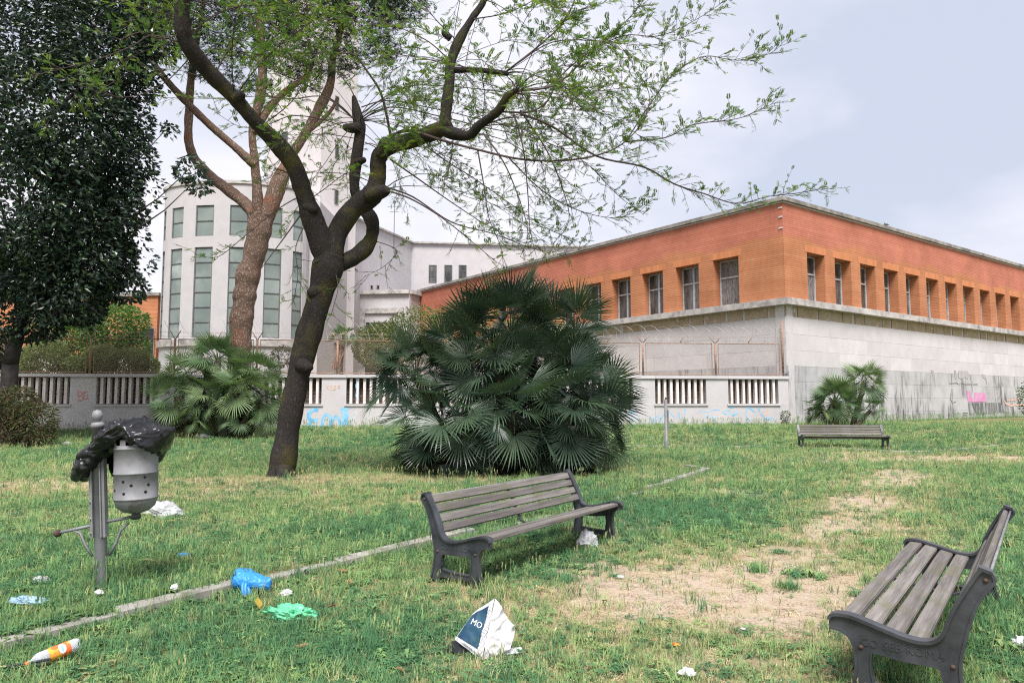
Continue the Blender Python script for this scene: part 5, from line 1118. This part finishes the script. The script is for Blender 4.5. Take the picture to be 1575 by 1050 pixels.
for k in range(10):
    a = 2 * math.pi * k / 10
    for j in range(3):
        a0, a1 = a + j * .1, a + (j + 1) * .1
        vs = [(r * math.cos(t), r * math.sin(t), z) for r in (Rb - .005, Rb) for t in (a0, a1) for z in (.584, .635)]; m.add(vs, [(0, 1, 3, 2), (4, 6, 7, 5), (0, 4, 5, 1), (2, 3, 7, 6), (1, 5, 7, 3)])
m.build('rim_teeth', m_bin, bn)
hole = MB().lathe([(0, .0), (.012, .0), (.0135, -.004)], 10, (0, 0, 0), True).mesh('hole', m_hole)
for an, z_ in ((-97, .27), (-75, .235), (-95, .165), (-40, .30), (-38, .17), (-130, .19), (-150, .26), (-30, .23)):
    o = obj('hole', hole, bn); a = R(an); o.matrix_local = Matrix.Translation(((Rb + .0015) * math.cos(a), (Rb + .0015) * math.sin(a), z_)) @ Matrix.Rotation(a, 4, 'Z') @ Matrix.Rotation(math.pi / 2, 4, 'Y')
MB().lathe([(0, -.09), (.035, -.085), (.042, -.06), (.03, -.03)], 12).build('mount', m_iron, bn)
MB().lathe([(.0, .0), (Rb - .02, .0)], 20, (0, 0, .50)).build('liner', m_hole, bn)

# black bag draped over bin and post
random.seed(71)
def drape(path, n=40, seed=0, amp=.035, sub_=7, kf=1.0):
    """lofted sheet: (centre, half height, half depth) along a path, creased"""
    pts = catmull([(*c, a, b) for c, a, b in path], sub_); vs = []; m = len(pts)
    for i, q in enumerate(pts):
        for k in range(n):
            an = 2 * math.pi * k / n; x, y, z = q[0], q[1] + q[4] * math.sin(an), q[2] + q[3] * math.cos(an) * (1 if math.cos(an) > 0 else .85)
            p = Vector((x, y, z)); nn = 0
            for o_, fr, ta in ((1, 3.2, .5), (.8, 7.0, -.7), (.45, 15.0, .3)):
                fr *= kf; ca, sa = math.cos(ta), math.sin(ta); a1, a2 = p.x * ca + p.z * sa, -p.x * sa + p.z * ca
                rv_ = 1 - min(1, abs(noise.noise((a1 * fr * .45 + seed, a2 * fr * 1.5, p.y * fr * .8))) * 3.2); nn += o_ * (rv_ * rv_ - .30)
            f = min(1, 4 * min(i, m - 1 - i) / m); p += Vector((0, math.sin(an), math.cos(an))) * nn * amp * (.35 + .65 * f); vs.append(p)
    fs = [(i * n + k, i * n + (k + 1) % n, (i + 1) * n + (k + 1) % n, (i + 1) * n + k) for i in range(m - 1) for k in range(n)]; fs += [tuple(reversed(range(n))), tuple(range((m - 1) * n, m * n))]
    return vs, fs
def bpx(u, v, dy=0.0): return P(u, v, bp.y + dy) - bp
vs, fs = drape([((bpx(113, 732)), .05, .05), (bpx(122, 724), .115, .10), (bpx(140, 712), .14, .14), (bpx(160, 690), .13, .19), (bpx(180, 672), .13, .235), (bpx(200, 664), .125, .26), (bpx(222, 668), .125, .26), (bpx(242, 678), .14, .24), (bpx(255, 674), .11, .15), (bpx(267, 662), .03, .05)], 110, 3.0, .034, 16)
g = MB().add(vs, fs, None, None, True).build('garbage_bag', m_black); g.location = bp; tag(g, 'black plastic garbage bag draped over the litter bin and post', 'garbage bag')
gb = MB(); vs, fs = drape([(bpx(170, 715, .12), .06, .03), (bpx(176, 712, .12), .13, .05), (bpx(186, 712, .14), .14, .06), (bpx(192, 710, .14), .12, .04)], 16, 7, .01); gb.add(vs, fs, None, None, True)
vs, fs = drape([(bpx(232, 690, .16), .10, .05), (bpx(244, 690, .16), .15, .08), (bpx(254, 682, .15), .12, .07), (bpx(260, 674, .13), .06, .03)], 16, 9, .012); gb.add(vs, fs, None, None, True); gb.build('hanging_flap', m_black, g)
m = MB(); vs, fs = drape([(bpx(120, 702, -.12), .035, .03), (bpx(128, 700, -.13), .055, .035), (bpx(137, 697, -.13), .05, .04), (bpx(142, 694, -.12), .02, .02)], 12, 12, .012); m.add(vs, fs, None, None, True).build('torn_pocket', m_black, g)

# plain metal post on the far lawn
fp = Pg(1025, 682)
mp_ = thing('metal_post', 'thin grey metal post standing alone before the white wall', 'post', fp)
MB().lathe([(.065, -.05), (.065, .35), (.055, .36), (.055, 1.62), (.04, 1.64), (.0, 1.645)], 14).build('shaft', m_steel, mp_)
MB().lathe([(.02, 1.64), (.03, 1.66), (.03, 1.70), (0, 1.72)], 10).build('finial', m_iron, mp_)
MB().box((.07, -.01, .95), (.03, .05, .7)).build('rail', m_steel, mp_)

# ------------------------------------------------------------------ litter on the grass
def crumple(name, label, u, v, size, mat, seed, amp=.35, cat='litter', rz=0.0, group=None, lift=0.0, fr=1.0, top=None):
    p = Pg(u, v); bm = bmesh.new(); bmesh.ops.create_icosphere(bm, subdivisions=5, radius=1.0)
    for vv in bm.verts:
        d = vv.co.normalized(); nn = 0; a = 1.0
        for k in range(4):
            f = (1.1, 2.3, 4.7, 9.0)[k] * fr; nn += a * (0.55 - 1.9 * abs(noise.noise(d * f + Vector((seed * 3.7, seed, k * 5))))); a *= .62
        vv.co = d * (1 + amp * nn); z = vv.co.z; vv.co.z = z if z > 0 else z * .35
        vv.co = Vector((vv.co.x * size[0], vv.co.y * size[1], vv.co.z * size[2]))
    me = bpy.data.meshes.new(name); bm.to_mesh(me); bm.free(); me.materials.append(mat); me.polygons.foreach_set('use_smooth', [True] * len(me.polygons))
    o = obj(name, me, None, p + Vector((0, 0, size[2] * .25 + .02 + lift)), (ru(-.15, .15), ru(-.15, .15), rz)); return tag(o, label, cat, group)
p = Pg(385, 903); vs, fs = drape([((-.15, 0, .02), .02, .03), ((-.14, 0, .02), .075, .07), ((-.10, 0, .015), .09, .10), ((-.03, 0, .015), .085, .105), ((.04, 0, .01), .075, .10), ((.10, 0, .0), .06, .085), ((.15, 0, -.005), .055, .06), ((.18, 0, .0), .06, .03)], 80, 5.0, .011, 12, 2.2)
blue = MB().add(vs, fs, None, None, True).build('blue_bag', m_bluebag); blue.location = p + Vector((0, 0, .10)); blue.rotation_euler = (0, R(5), R(-6)); tag(blue, 'knotted bright blue plastic bag lying on the kerb', 'plastic bag')
m = MB()
for k, (dx, dz) in enumerate(((0, 0), (.025, -.01))):
    pts = [(-.02 + dx, -.08, .03), (-.01 + dx, -.12, .0 + dz), (.01 + dx, -.145, -.05 + dz), (.035 + dx, -.15, -.10), (.05, -.135, -.10), (.035 + dx, -.12, -.05), (.0, -.09, .0)]
    m.tube(catmull(pts, 3), .016, 6)
m.build('tied_handle', m_bluebag, blue)
crumple('green_bag', 'crumpled mint green plastic bag on the grass below the kerb', 446, 953, (.155, .085, .06), m_greenbag, 5.1, .55, 'plastic bag', R(-12), None, 0, 1.6)
crumple('white_bag', 'white plastic bag lying under the far end of the middle bench', 904, 845, (.105, .06, .115), m_whitebag, 3.3, .42, 'plastic bag', .5, None, .02, 1.0)
m = MB(); m.tube(catmull([(.05, -.05, .0), (.08, -.08, -.03), (.11, -.08, -.07), (.10, -.09, -.10), (.06, -.09, -.09), (.04, -.07, -.05)], 3), .009, 6); m.build('handle', m_whitebag, bpy.data.objects['white_bag'])
crumple('white_bag', 'white crumpled bag lying on the grass behind the litter bin', 252, 795, (.22, .14, .13), m_whitebag, 8.4, .35, 'plastic bag', .2)
crumple('white_bag', 'small white bag at the foot of the palm clump beside the pine', 313, 664, (.22, .15, .13), m_whitebag, 9.4, .35, 'plastic bag', .2)
crumple('white_scrap', 'small torn white paper scrap between blue and green bags', 440, 921, (.036, .022, .032), m_paper, 6.6, .6, 'litter', .4, None, .01)
crumple('white_scrap', 'white crumpled scrap at the bottom edge right of centre', 1057, 1046, (.045, .035, .03), m_paper, 7.6, .4, 'litter', .2, None, .01)
crumple('pale_blue_scrap', 'pale blue plastic scrap in the grass at the left edge', 44, 931, (.11, .05, .035), m_palebag, 4.4, .5, 'litter', .1)
crumple('white_scrap', 'flat white scrap in the grass left of the bin post', 62, 897, (.06, .04, .03), m_whitebag, 1.4, .4)
crumple('white_scrap', 'small white scrap at the foot of the bin post', 152, 917, (.03, .022, .022), m_paper, 1.9, .6)
crumple('white_scrap', 'tiny white scrap on the kerb between the post and blue bag', 268, 915, (.024, .02, .028), m_paper, 2.9, .5, 'litter', 0, None, .04)
crumple('blue_scrap', 'small blue plastic scrap in the grass right of the bin', 281, 858, (.05, .02, .02), m_bluebag, 2.4, .6)
crumple('white_scrap', 'white scrap on bare soil near the bench end', 955, 890, (.032, .022, .008), m_paper, 3.9, .4)
crumple('white_scrap', 'white scrap at the right edge of the grass', 1571, 1000, (.05, .04, .05), m_paper, 4.9, .4)
crumple('white_scrap', 'flat white scrap on the far lawn near the white wall', 102, 667, (.18, .1, .06), m_paper, 5.9, .4)
crumple('white_scrap', 'tiny white scrap on soil at the bottom right of the bare patch', 1142, 972, (.018, .013, .01), m_paper, 5.3, .4)
crumple('orange_scrap', 'tiny orange scrap in grass below the bare patch', 1040, 996, (.022, .015, .010), m_label, 5.5, .4)
# printed paper bag propped like a tent
pp = Pg(750, 1006)
pbag = thing('printed_paper', 'crumpled white poster bag with a dark blue printed panel standing in grass', 'paper bag', pp)
def patch(corners, nu, nv, amp, seed, mat, name, parent, off=0.0, uvr=(0, 1, 0, 1)):
    a, b, c, d = (Vector(q) for q in corners); nrm = (b - a).cross(d - a).normalized(); vs = []
    for j in range(nv + 1):
        for i in range(nu + 1):
            s = uvr[0] + (uvr[1] - uvr[0]) * i / nu; t = uvr[2] + (uvr[3] - uvr[2]) * j / nv; q = a.lerp(b, s).lerp(d.lerp(c, s), t)
            k = 0
            for o_, fr in ((1, 7), (.5, 16)): k += o_ * (.3 - abs(noise.noise((q.x * fr + seed, q.y * fr, q.z * fr))))
            vs.append(q + nrm * (k * amp + off))
    return MB().add(vs, [(j * (nu + 1) + i, j * (nu + 1) + i + 1, (j + 1) * (nu + 1) + i + 1, (j + 1) * (nu + 1) + i) for j in range(nv) for i in range(nu)], None, None, True).build(name, mat, parent)
A1, LB1, BB1, FF1 = (.045, .06, .345), (-.215, .03, .085), (-.035, -.10, .005), (.005, -.045, .20)
front = [LB1, BB1, (.03, -.02, .30), A1]
front = [(-.215, .03, .085), (-.035, -.10, .0), (.045, .035, .345), (-.10, .06, .245)]
patch(front, 20, 20, .020, 1, m_paper, 'front_panel', pbag)
patch(front, 20, 20, .020, 1, m_print, 'printed_area', pbag, .003, (.02, .80, .12, .92))
right = [(-.035, -.10, .0), (.13, -.03, .03), (.185, .0, .155), (.045, .035, .345)]
patch(right, 30, 30, .07, 4, m_paper, 'side_panel', pbag)
patch([(.165, .02, .17), (.10, .14, .0), (-.02, .16, .0), (.045, .036, .345)], 10, 10, .012, 6, m_paper, 'rear_panel', pbag)
patch([(.02, -.06, .012), (.23, -.02, .02), (.22, .05, .03), (.05, .04, .02)], 8, 5, .006, 8, m_paper, 'bottom_flap', pbag)
patch([(-.27, .0, .02), (-.15, -.05, .02), (-.14, .05, .09), (-.25, .06, .06)], 8, 5, .01, 9, m_black, 'dark_flap', pbag)
fa, fb, fd = (Vector(front[k]) for k in (0, 1, 3)); ex = (fb - fa).normalized(); nz_ = ex.cross(fd - fa).normalized(); ey = nz_.cross(ex)
lm = text_mesh('MO', .055, m_prwhite, .0005); o = obj('printed_letters', lm, pbag)
Mx = Matrix((ex, ey, nz_)).transposed().to_4x4(); ctr_ = fa.lerp(fb, .50).lerp(fd.lerp(Vector(front[2]), .50), .52) + nz_ * .014
o.matrix_local = Matrix.Translation(ctr_) @ Mx @ Matrix.Rotation(R(8), 4, 'Z')
m = MB()
for t in (.035, .06, .085): m.tube([fa.lerp(fb, s) + (fd - fa) * t + nz_ * .006 for s in (.04, .5, .98)], .0014, 3)
m.build('printed_lines', m_ink, pbag)
m = MB()
for k in range(5):
    c = fa.lerp(fb, .86 + .02 * (k % 2)).lerp(fd.lerp(Vector(front[2]), .9), .08 + .17 * k) + nz_ * .009
    m.tube([c + ex * a * .02 + ey * b * .02 for a, b in ((-1, -1), (1, -1), (1, 1), (-.4, 1), (-.4, 0), (.4, 0))], .0014, 3)
m.build('printed_pattern', m_ink, pbag)
# bottle
bt = Pg(80, 1024)
bo = thing('plastic_bottle', 'empty plastic bottle with an orange label lying in the grass', 'bottle', bt + Vector((0, 0, .075)))
bo.rotation_euler = (0, R(80), R(50)); bo.scale = (.9, .9, .9)
MB().lathe([(.0, .17), (.03, .172), (.042, .16), (.045, .14), (.045, .05), (.043, .04), (.045, .03), (.045, -.075), (.040, -.095), (.026, -.118), (.0145, -.13), (.0145, -.15), (.0, -.15)], 24).build('body', m_pet, bo)
MB().lathe([(.0462, -.03), (.0462, .105)], 24).build('label_sleeve', m_label, bo)
for c0, c1, z0, z1, mt_ in ((-.9, .9, .03, .075, m_prwhite), (-2.6, -1.2, .0, .04, mk('yellow_print', (0.80, .50, .03), bmp=0)), (-.45, .5, .045, .06, m_sky_blue)):
    m = MB(); vs = []
    for i in range(9):
        a = c0 + (c1 - c0) * i / 8 - 2.2; sh = math.sqrt(max(0, 1 - (2 * i / 8 - 1) ** 2)) * .5; zc = (z0 + z1) / 2
        for z in (zc - (z1 - z0) * sh, zc + (z1 - z0) * sh): vs.append(((.0470 if mt_ is not m_sky_blue else .0474) * math.cos(a), (.0470 if mt_ is not m_sky_blue else .0474) * math.sin(a), z))
    m.add(vs, [(2 * i, 2 * i + 1, 2 * i + 3, 2 * i + 2) for i in range(8)]); m.build('label_print', mt_, bo)
MB().lathe([(0, -.165), (.0155, -.165), (.0155, -.145), (.0, -.145)], 14).build('cap', m_label, bo)
st = Pg(45, 1036); o = MB().tube([(-.16, .0, .04), (-.05, .02, .055), (.09, .05, .07)], .008, 6).build('stick', m_iron); o.location = st; tag(o, 'short black stick at the neck of the plastic bottle', 'stick')
# fallen leaves
random.seed(81)
lfm = MB()
pts = [(0, 0, 0), (.035, .022, .01), (.075, .026, .004), (.12, .0, .015), (.075, -.026, .008), (.035, -.022, .012), (.06, 0, -.004)]
lfm.add(pts, [(0, 1, 6), (1, 2, 6), (2, 3, 6), (3, 4, 6), (4, 5, 6), (5, 0, 6)], None, None, True); lme = lfm.mesh('dead_leaf', m_dead)
for u, v, lab, s in [(540, 886, 'large brown dead leaf beyond the green bag, near the bench', 1.15), (503, 940, 'brown curled dead leaf just right of the green bag', .8), (478, 999, 'brown dead leaf below the green bag', .75), (540, 904, 'pale tan dead leaf below the large brown leaf', .6), (640, 892, 'tiny brown dead leaf left of the bench foot', .45), (590, 920, 'tiny reddish dead leaf in grass between paper and kerb', .4), (825, 848, 'tan dead leaf on the ground under the middle bench', .6), (925, 930, 'dark reddish dead leaf on the near edge of the bare patch', .5), (128, 962, 'brown dead leaf by the kerb beside the bottle', .6), (52, 945, 'tan dead leaf under the pale blue scrap', .6), (620, 1042, 'brown dead leaf at the bottom edge below the poster bag', .7), (1015, 990, 'brown dead leaf in grass beside the tiny orange scrap', .6)]:
    p = Pg(u, v); o = obj('dead_leaf', lme, None, p + Vector((0, 0, .035)), (ru(-.5, .5), ru(-.5, .2), ru(0, 6)), (s * 1.2, s * 1.2, s * 1.2)); tag(o, lab, 'leaf', 'fallen dead leaves')
lm2 = lme.copy(); lm2.materials.clear(); lm2.materials.append(m_yleaf); p = Pg(399, 942); o = obj('dead_leaf', lm2, None, p + Vector((0, 0, .03)), (.4, -.7, 2.2), (.85, 1.25, 1)); tag(o, 'yellow fallen leaf standing in grass left of the green bag', 'leaf', 'fallen dead leaves')
# pigeons on the parapets
def pigeon(loc, rz, label):
    m = MB(); m.tube(catmull([(-.16, 0, .06), (-.09, 0, .08), (-.03, 0, .10), (.05, 0, .12), (.085, 0, .16), (.10, 0, .20), (.115, 0, .215)], 3), [.012, .016, .022, .034, .045, .052, .056, .058, .058, .056, .052, .046, .038, .033, .03, .029, .028, .02, .006][:19], 10)
    o = m.build('pigeon', mk('pigeon_grey', (0.10, .105, .12), (.17, .175, .19), 12, bmp=0)); o.location = loc; o.rotation_euler = (0, 0, rz); tag(o, label, 'bird')
    l = MB(); l.tube([(0, .02, 0), (.0, .02, .07)], .006, 5); l.tube([(0, -.02, 0), (.0, -.02, .07)], .006, 5); l.build('legs', m_redsp, o); MB().tube([(.11, 0, .215), (.14, 0, .205)], [.008, .001], 5).build('beak', m_iron, o)
pigeon(WO + FW.to_3x3() @ Vector((.1, -.05, 0)) + Vector((0, 0, 2.785)), .6, 'small pigeon perched on the white wall where it meets the stone corner')
t, _ = wall_tz(1362, 350, CN, DR); pigeon(CN + DR * t + NR * .05 + Vector((0, 0, 11.46)), 2.5, 'small pigeon on the parapet of the brick building')

# ------------------------------------------------------------------ grass
random.seed(91)
def blade(mb, x, y, h, wd, lean, az, seg=2, zb=0.0):
    dx, dy = math.cos(az), math.sin(az); sx, sy = -dy * wd / 2, dx * wd / 2
    p0 = (x, y, zb); p1 = (x + dx * lean * .35, y + dy * lean * .35, zb + h * .6); p2 = (x + dx * lean, y + dy * lean, zb + h)
    mb.add([(p0[0] - sx, p0[1] - sy, zb), (p0[0] + sx, p0[1] + sy, zb), (p1[0] + sx * .8, p1[1] + sy * .8, p1[2]), (p1[0] - sx * .8, p1[1] - sy * .8, p1[2]), p2], [(0, 1, 2, 3), (3, 2, 4)])
protos = bpy.data.collections.new('grass_tufts')
def proto(i, fn):
    m = MB(); fn(m); o = bpy.data.objects.new('tuft_%02d' % i, m.mesh('tuft', m_grass)); protos.objects.link(o)
def short(m):
    for _ in range(15): blade(m, ru(-.06, .06), ru(-.06, .06), ru(.025, .06), ru(.004, .0065), ru(.01, .05), ru(0, 6.28), zb=-.005)
def medium(m):
    for _ in range(13): blade(m, ru(-.045, .045), ru(-.045, .045), ru(.06, .12), ru(.004, .007), ru(.02, .08), ru(0, 6.28), zb=-.005)
def tall(m):
    for _ in range(7): blade(m, ru(-.05, .05), ru(-.05, .05), ru(.08, .15), ru(.004, .006), ru(.02, .08), ru(0, 6.28))
    for _ in range(4):
        x, y, az, h, l = ru(-.05, .05), ru(-.05, .05), ru(0, 6.28), ru(.16, .26), ru(.02, .07); blade(m, x, y, h, .003, l, az)
        hx, hy = x + math.cos(az) * l * .8, y + math.sin(az) * l * .8
        for k in range(3): blade(m, hx, hy, .055, .009, ru(.0, .02), az + k * 1.05, zb=h * .82)
def clover(m):
    for _ in range(12):
        x, y, z, s, a = ru(-.08, .08), ru(-.08, .08), ru(.015, .05), ru(.009, .018), ru(0, 6.28)
        for k in range(3):
            b = a + k * 2.09; cx, cy = x + math.cos(b) * s, y + math.sin(b) * s; c, d = math.cos(b) * s, math.sin(b) * s
            m.add([(x, y, z), (cx - d * .8, cy + c * .8, z + ru(0, .008)), (cx + c, cy + d, z + ru(-.003, .006)), (cx + d * .8, cy - c * .8, z + ru(0, .008))], [(0, 1, 2, 3)])
def thatch(m):
    for _ in range(12):
        a = ru(0, 6.28); L = ru(.04, .11); x, y = ru(-.07, .07), ru(-.07, .07); z = ru(.004, .02); dx, dy = math.cos(a) * L, math.sin(a) * L; w_ = .0025
        m.add([(x - dy / L * w_, y + dx / L * w_, z), (x + dy / L * w_, y - dx / L * w_, z), (x + dx, y + dy, z + ru(-.004, .02))], [(0, 1, 2)])
def weed(m):
    for _ in range(9):
        a = ru(0, 6.28); L = ru(.05, .11); wd = L * .28; z = ru(.02, .06); dx, dy = math.cos(a), math.sin(a)
        m.add([(0, 0, .0), (dx * L * .5 - dy * wd / 2, dy * L * .5 + dx * wd / 2, z), (dx * L, dy * L, z * .7), (dx * L * .5 + dy * wd / 2, dy * L * .5 - dx * wd / 2, z)], [(0, 1, 2, 3)])
KIND = {}
i = 0
for nm, fn, cnt in (('short', short, 3), ('medium', medium, 3), ('tall', tall, 2), ('clover', clover, 2), ('thatch', thatch, 2), ('weed', weed, 2)):
    KIND[nm] = list(range(i, i + cnt))
    for _ in range(cnt): proto(i, fn); i += 1
pos = []; rot = []; scl = []; tin = []; idx = []
def put(x, y, nm, s, c):
    pos.append((x, y, G(x, y) - .004)); rot.append((ru(-.12, .12), ru(-.12, .12), ru(0, 6.28))); scl.append(s); idx.append(random.choice(KIND[nm])); b = ru(.8, 1.22); tin.append((c[0] * b * ru(.93, 1.07), c[1] * b, c[2] * b, 1))
GREEN = [(0.175, 0.290, 0.110), (0.200, 0.310, 0.115), (0.150, 0.270, 0.105), (0.225, 0.325, 0.12)]
DEEP = [(0.078, 0.185, 0.084), (0.096, 0.212, 0.092), (0.066, 0.160, 0.074)]
YEL = [(0.33, 0.365, 0.16), (0.40, 0.395, 0.19), (0.28, 0.335, 0.145)]
STRAW = [(0.52, 0.42, 0.275), (0.62, 0.525, 0.36), (0.43, 0.32, 0.205)]
bands = [(3.3, 5.5, 640, .80), (5.5, 8, 470, .9), (8, 11.5, 260, 1.05), (11.5, 17, 140, 1.25), (17, 25, 78, 1.55), (25, 36.5, 52, 1.8)]
for y0, y1, dens, sc_ in bands:
    area = 0.5 * ((1.46 * y0 + 4.5) + (1.46 * y1 + 4.5)) * (y1 - y0)
    for _ in range(int(area * dens)):
        y = math.sqrt(ru(y0 * y0, y1 * y1)); hw = .73 * y + 2.2; x = ru(-hw, hw)
        wy = 33.9 + (x - 13.08) * 0.0997
        if x < 13.1 and y > wy - .02: continue
        if x >= 13.1 and y > 34 + (x - 13.1) * .7307 - .02: continue
        kx = kerb_x(y)
        if kx is not None and y < 16.8 and abs((x - kx) * .82) < .075 and rnd() < .25 + .74 * kerb_shown(y): continue
        d, q, l = cover(x, y); r = rnd()
        n = noise.noise((x * .8, y * .8, 7.7)); n2 = noise.noise((x * 2.6, y * 2.6, 1.7))
        if r < d * (.97 if n2 < .25 else .7):
            if rnd() < .42: put(x, y, 'thatch', sc_ * ru(.4, 1.0), random.choice(STRAW + [(.20, .15, .11), (.62, .56, .47)]))
            elif rnd() < .05: put(x, y, 'short', sc_ * ru(.5, .8), random.choice(YEL + GREEN))
            continue
        if rnd() < q * .95:
            k = rnd()
            if k < .38: put(x, y, 'thatch', sc_ * ru(.8, 1.3), random.choice(STRAW))
            elif k < .72: put(x, y, 'short', sc_ * ru(.7, 1.1), random.choice(YEL + STRAW + STRAW))
            elif k < .86: put(x, y, 'medium', sc_ * ru(.6, 1.0), random.choice(YEL))
            elif k < .92: put(x, y, 'tall', sc_ * ru(.5, .9), random.choice(YEL))
            else: put(x, y, 'short', sc_ * ru(.7, 1.1), random.choice(GREEN))
            continue
        k = rnd(); n4 = noise.noise((x * .33, y * .33, 17.0)) + .5 * n; dp = .10 + .85 * l + 1.1 * max(0, -n4); pal = DEEP if rnd() < dp else GREEN
        if pal is GREEN and rnd() < .22 + .9 * max(0, n4) + (.35 if y > 17 else 0): pal = YEL + GREEN
        if k < .30 - .15 * l: put(x, y, 'short', sc_ * ru(.9, 1.4), random.choice(pal))
        elif k < .72: put(x, y, 'medium', sc_ * ru(.6, 1.4) * (1 + .35 * n2), random.choice(pal))
        elif k < .745: put(x, y, 'tall', sc_ * ru(.4, .9), random.choice(pal if rnd() < .75 else YEL))
        elif k < .955: put(x, y, 'clover' if n2 > -.15 or rnd() < .5 else 'short', sc_ * ru(.8, 1.2), random.choice(DEEP if rnd() < .5 else pal))
        else: put(x, y, 'weed', sc_ * ru(.6, 1.2), random.choice(DEEP + GREEN))
# rank grass along the kerb, under benches, round posts and trunks
def fringe(pts, n, spread, nm=('medium', 'tall', 'medium', 'weed'), s=(.8, 1.3), pal=GREEN + DEEP):
    for _ in range(n):
        a = random.choice(pts); put(a[0] + random.gauss(0, spread), a[1] + random.gauss(0, spread), random.choice(nm), ru(*s), random.choice(pal))
fringe([(kerb_x(y) + .14, y) for y in np.arange(3.4, 16.5, .12)], 700, .06)
fringe([(kerb_x(y) - .13, y) for y in np.arange(3.4, 16.5, .12)], 420, .05, s=(.6, 1.0))
for u, v, n, sp_, nm in ((800, 860, 240, .38, ('weed', 'medium', 'clover')), (1530, 960, 420, .42, ('medium', 'weed', 'medium')), (157, 905, 40, .10, ('medium', 'tall')), (1105, 730, 60, .25, ('medium', 'weed')), (1165, 880, 14, .06, ('weed', 'medium')), (1210, 905, 22, .06, ('medium', 'short')), (1235, 885, 30, .09, ('short', 'weed')), (1440, 800, 50, .3, ('weed',)), (690, 885, 40, .1, ('tall', 'medium')), (1400, 1040, 60, .15, ('medium', 'tall')), (1290, 690, 110, .5, ('weed', 'medium')), (1170, 790, 60, .4, ('weed', 'clover')), (1110, 800, 60, .5, ('weed', 'clover'))):
    p = Pg(u, v); fringe([(p.x, p.y)], n, sp_, nm, (.8, 1.3), DEEP + GREEN)
for t in np.arange(.2, 36, .12):
    p = WO + WD * t + WN * .12; fringe([(p.x, p.y)], 2, .08, ('medium', 'tall'), (1.1, 1.8), GREEN)
for t in np.arange(.2, 34, .12):
    p = CN + DR * t + NR * .15; fringe([(p.x, p.y)], 2, .08, ('medium', 'tall'), (1.1, 2.0), GREEN)
me = bpy.data.meshes.new('grass'); me.from_pydata(pos, [], [])
for nm, ty, data, key in (('g_rot', 'FLOAT_VECTOR', rot, 'vector'), ('g_scale', 'FLOAT', scl, 'value'), ('g_idx', 'INT', idx, 'value'), ('tint', 'FLOAT_COLOR', tin, 'color')):
    a = me.attributes.new(nm, ty, 'POINT'); a.data.foreach_set(key, np.array(data, dtype=np.int32 if ty == 'INT' else np.float32).ravel())
go = obj('grass', me); tag(go, 'patchy green and straw-coloured lawn grass with clover and weeds', 'grass', None, 'stuff')
ng = bpy.data.node_groups.new('scatter', 'GeometryNodeTree')
ng.interface.new_socket('Geometry', in_out='INPUT', socket_type='NodeSocketGeometry'); ng.interface.new_socket('Geometry', in_out='OUTPUT', socket_type='NodeSocketGeometry')
gi = ng.nodes.new('NodeGroupInput'); gout = ng.nodes.new('NodeGroupOutput'); ip = ng.nodes.new('GeometryNodeInstanceOnPoints'); ci = ng.nodes.new('GeometryNodeCollectionInfo')
ci.inputs['Collection'].default_value = protos; ci.inputs['Separate Children'].default_value = True; ci.inputs['Reset Children'].default_value = True
def natt(nm, ty):
    a = ng.nodes.new('GeometryNodeInputNamedAttribute'); a.data_type = ty; a.inputs['Name'].default_value = nm; return a.outputs['Attribute']
e2r = ng.nodes.new('FunctionNodeEulerToRotation')
ng.links.new(natt('g_rot', 'FLOAT_VECTOR'), e2r.inputs[0]); ng.links.new(e2r.outputs[0], ip.inputs['Rotation'])
ng.links.new(natt('g_scale', 'FLOAT'), ip.inputs['Scale']); ng.links.new(natt('g_idx', 'INT'), ip.inputs['Instance Index'])
ip.inputs['Pick Instance'].default_value = True
ng.links.new(gi.outputs[0], ip.inputs['Points']); ng.links.new(ci.outputs[0], ip.inputs['Instance']); ng.links.new(ip.outputs[0], gout.inputs[0])
md = go.modifiers.new('scatter', 'NODES'); md.node_group = ng
print('tufts', len(pos), 'tris', sum(len(m_.polygons) for m_ in bpy.data.meshes))
for o in list(col.objects):
    if o.parent is None:
        for key, grp in (('fan_palm_clump', 'fan palm clumps on the lawn'), ('white_scrap', 'white scraps of litter on the ground'), ('white_bag', 'white plastic bags on the grass'), ('pigeon', 'pigeons perched on the walls')):
            if o.name.split('.')[0] == key: o['group'] = grp
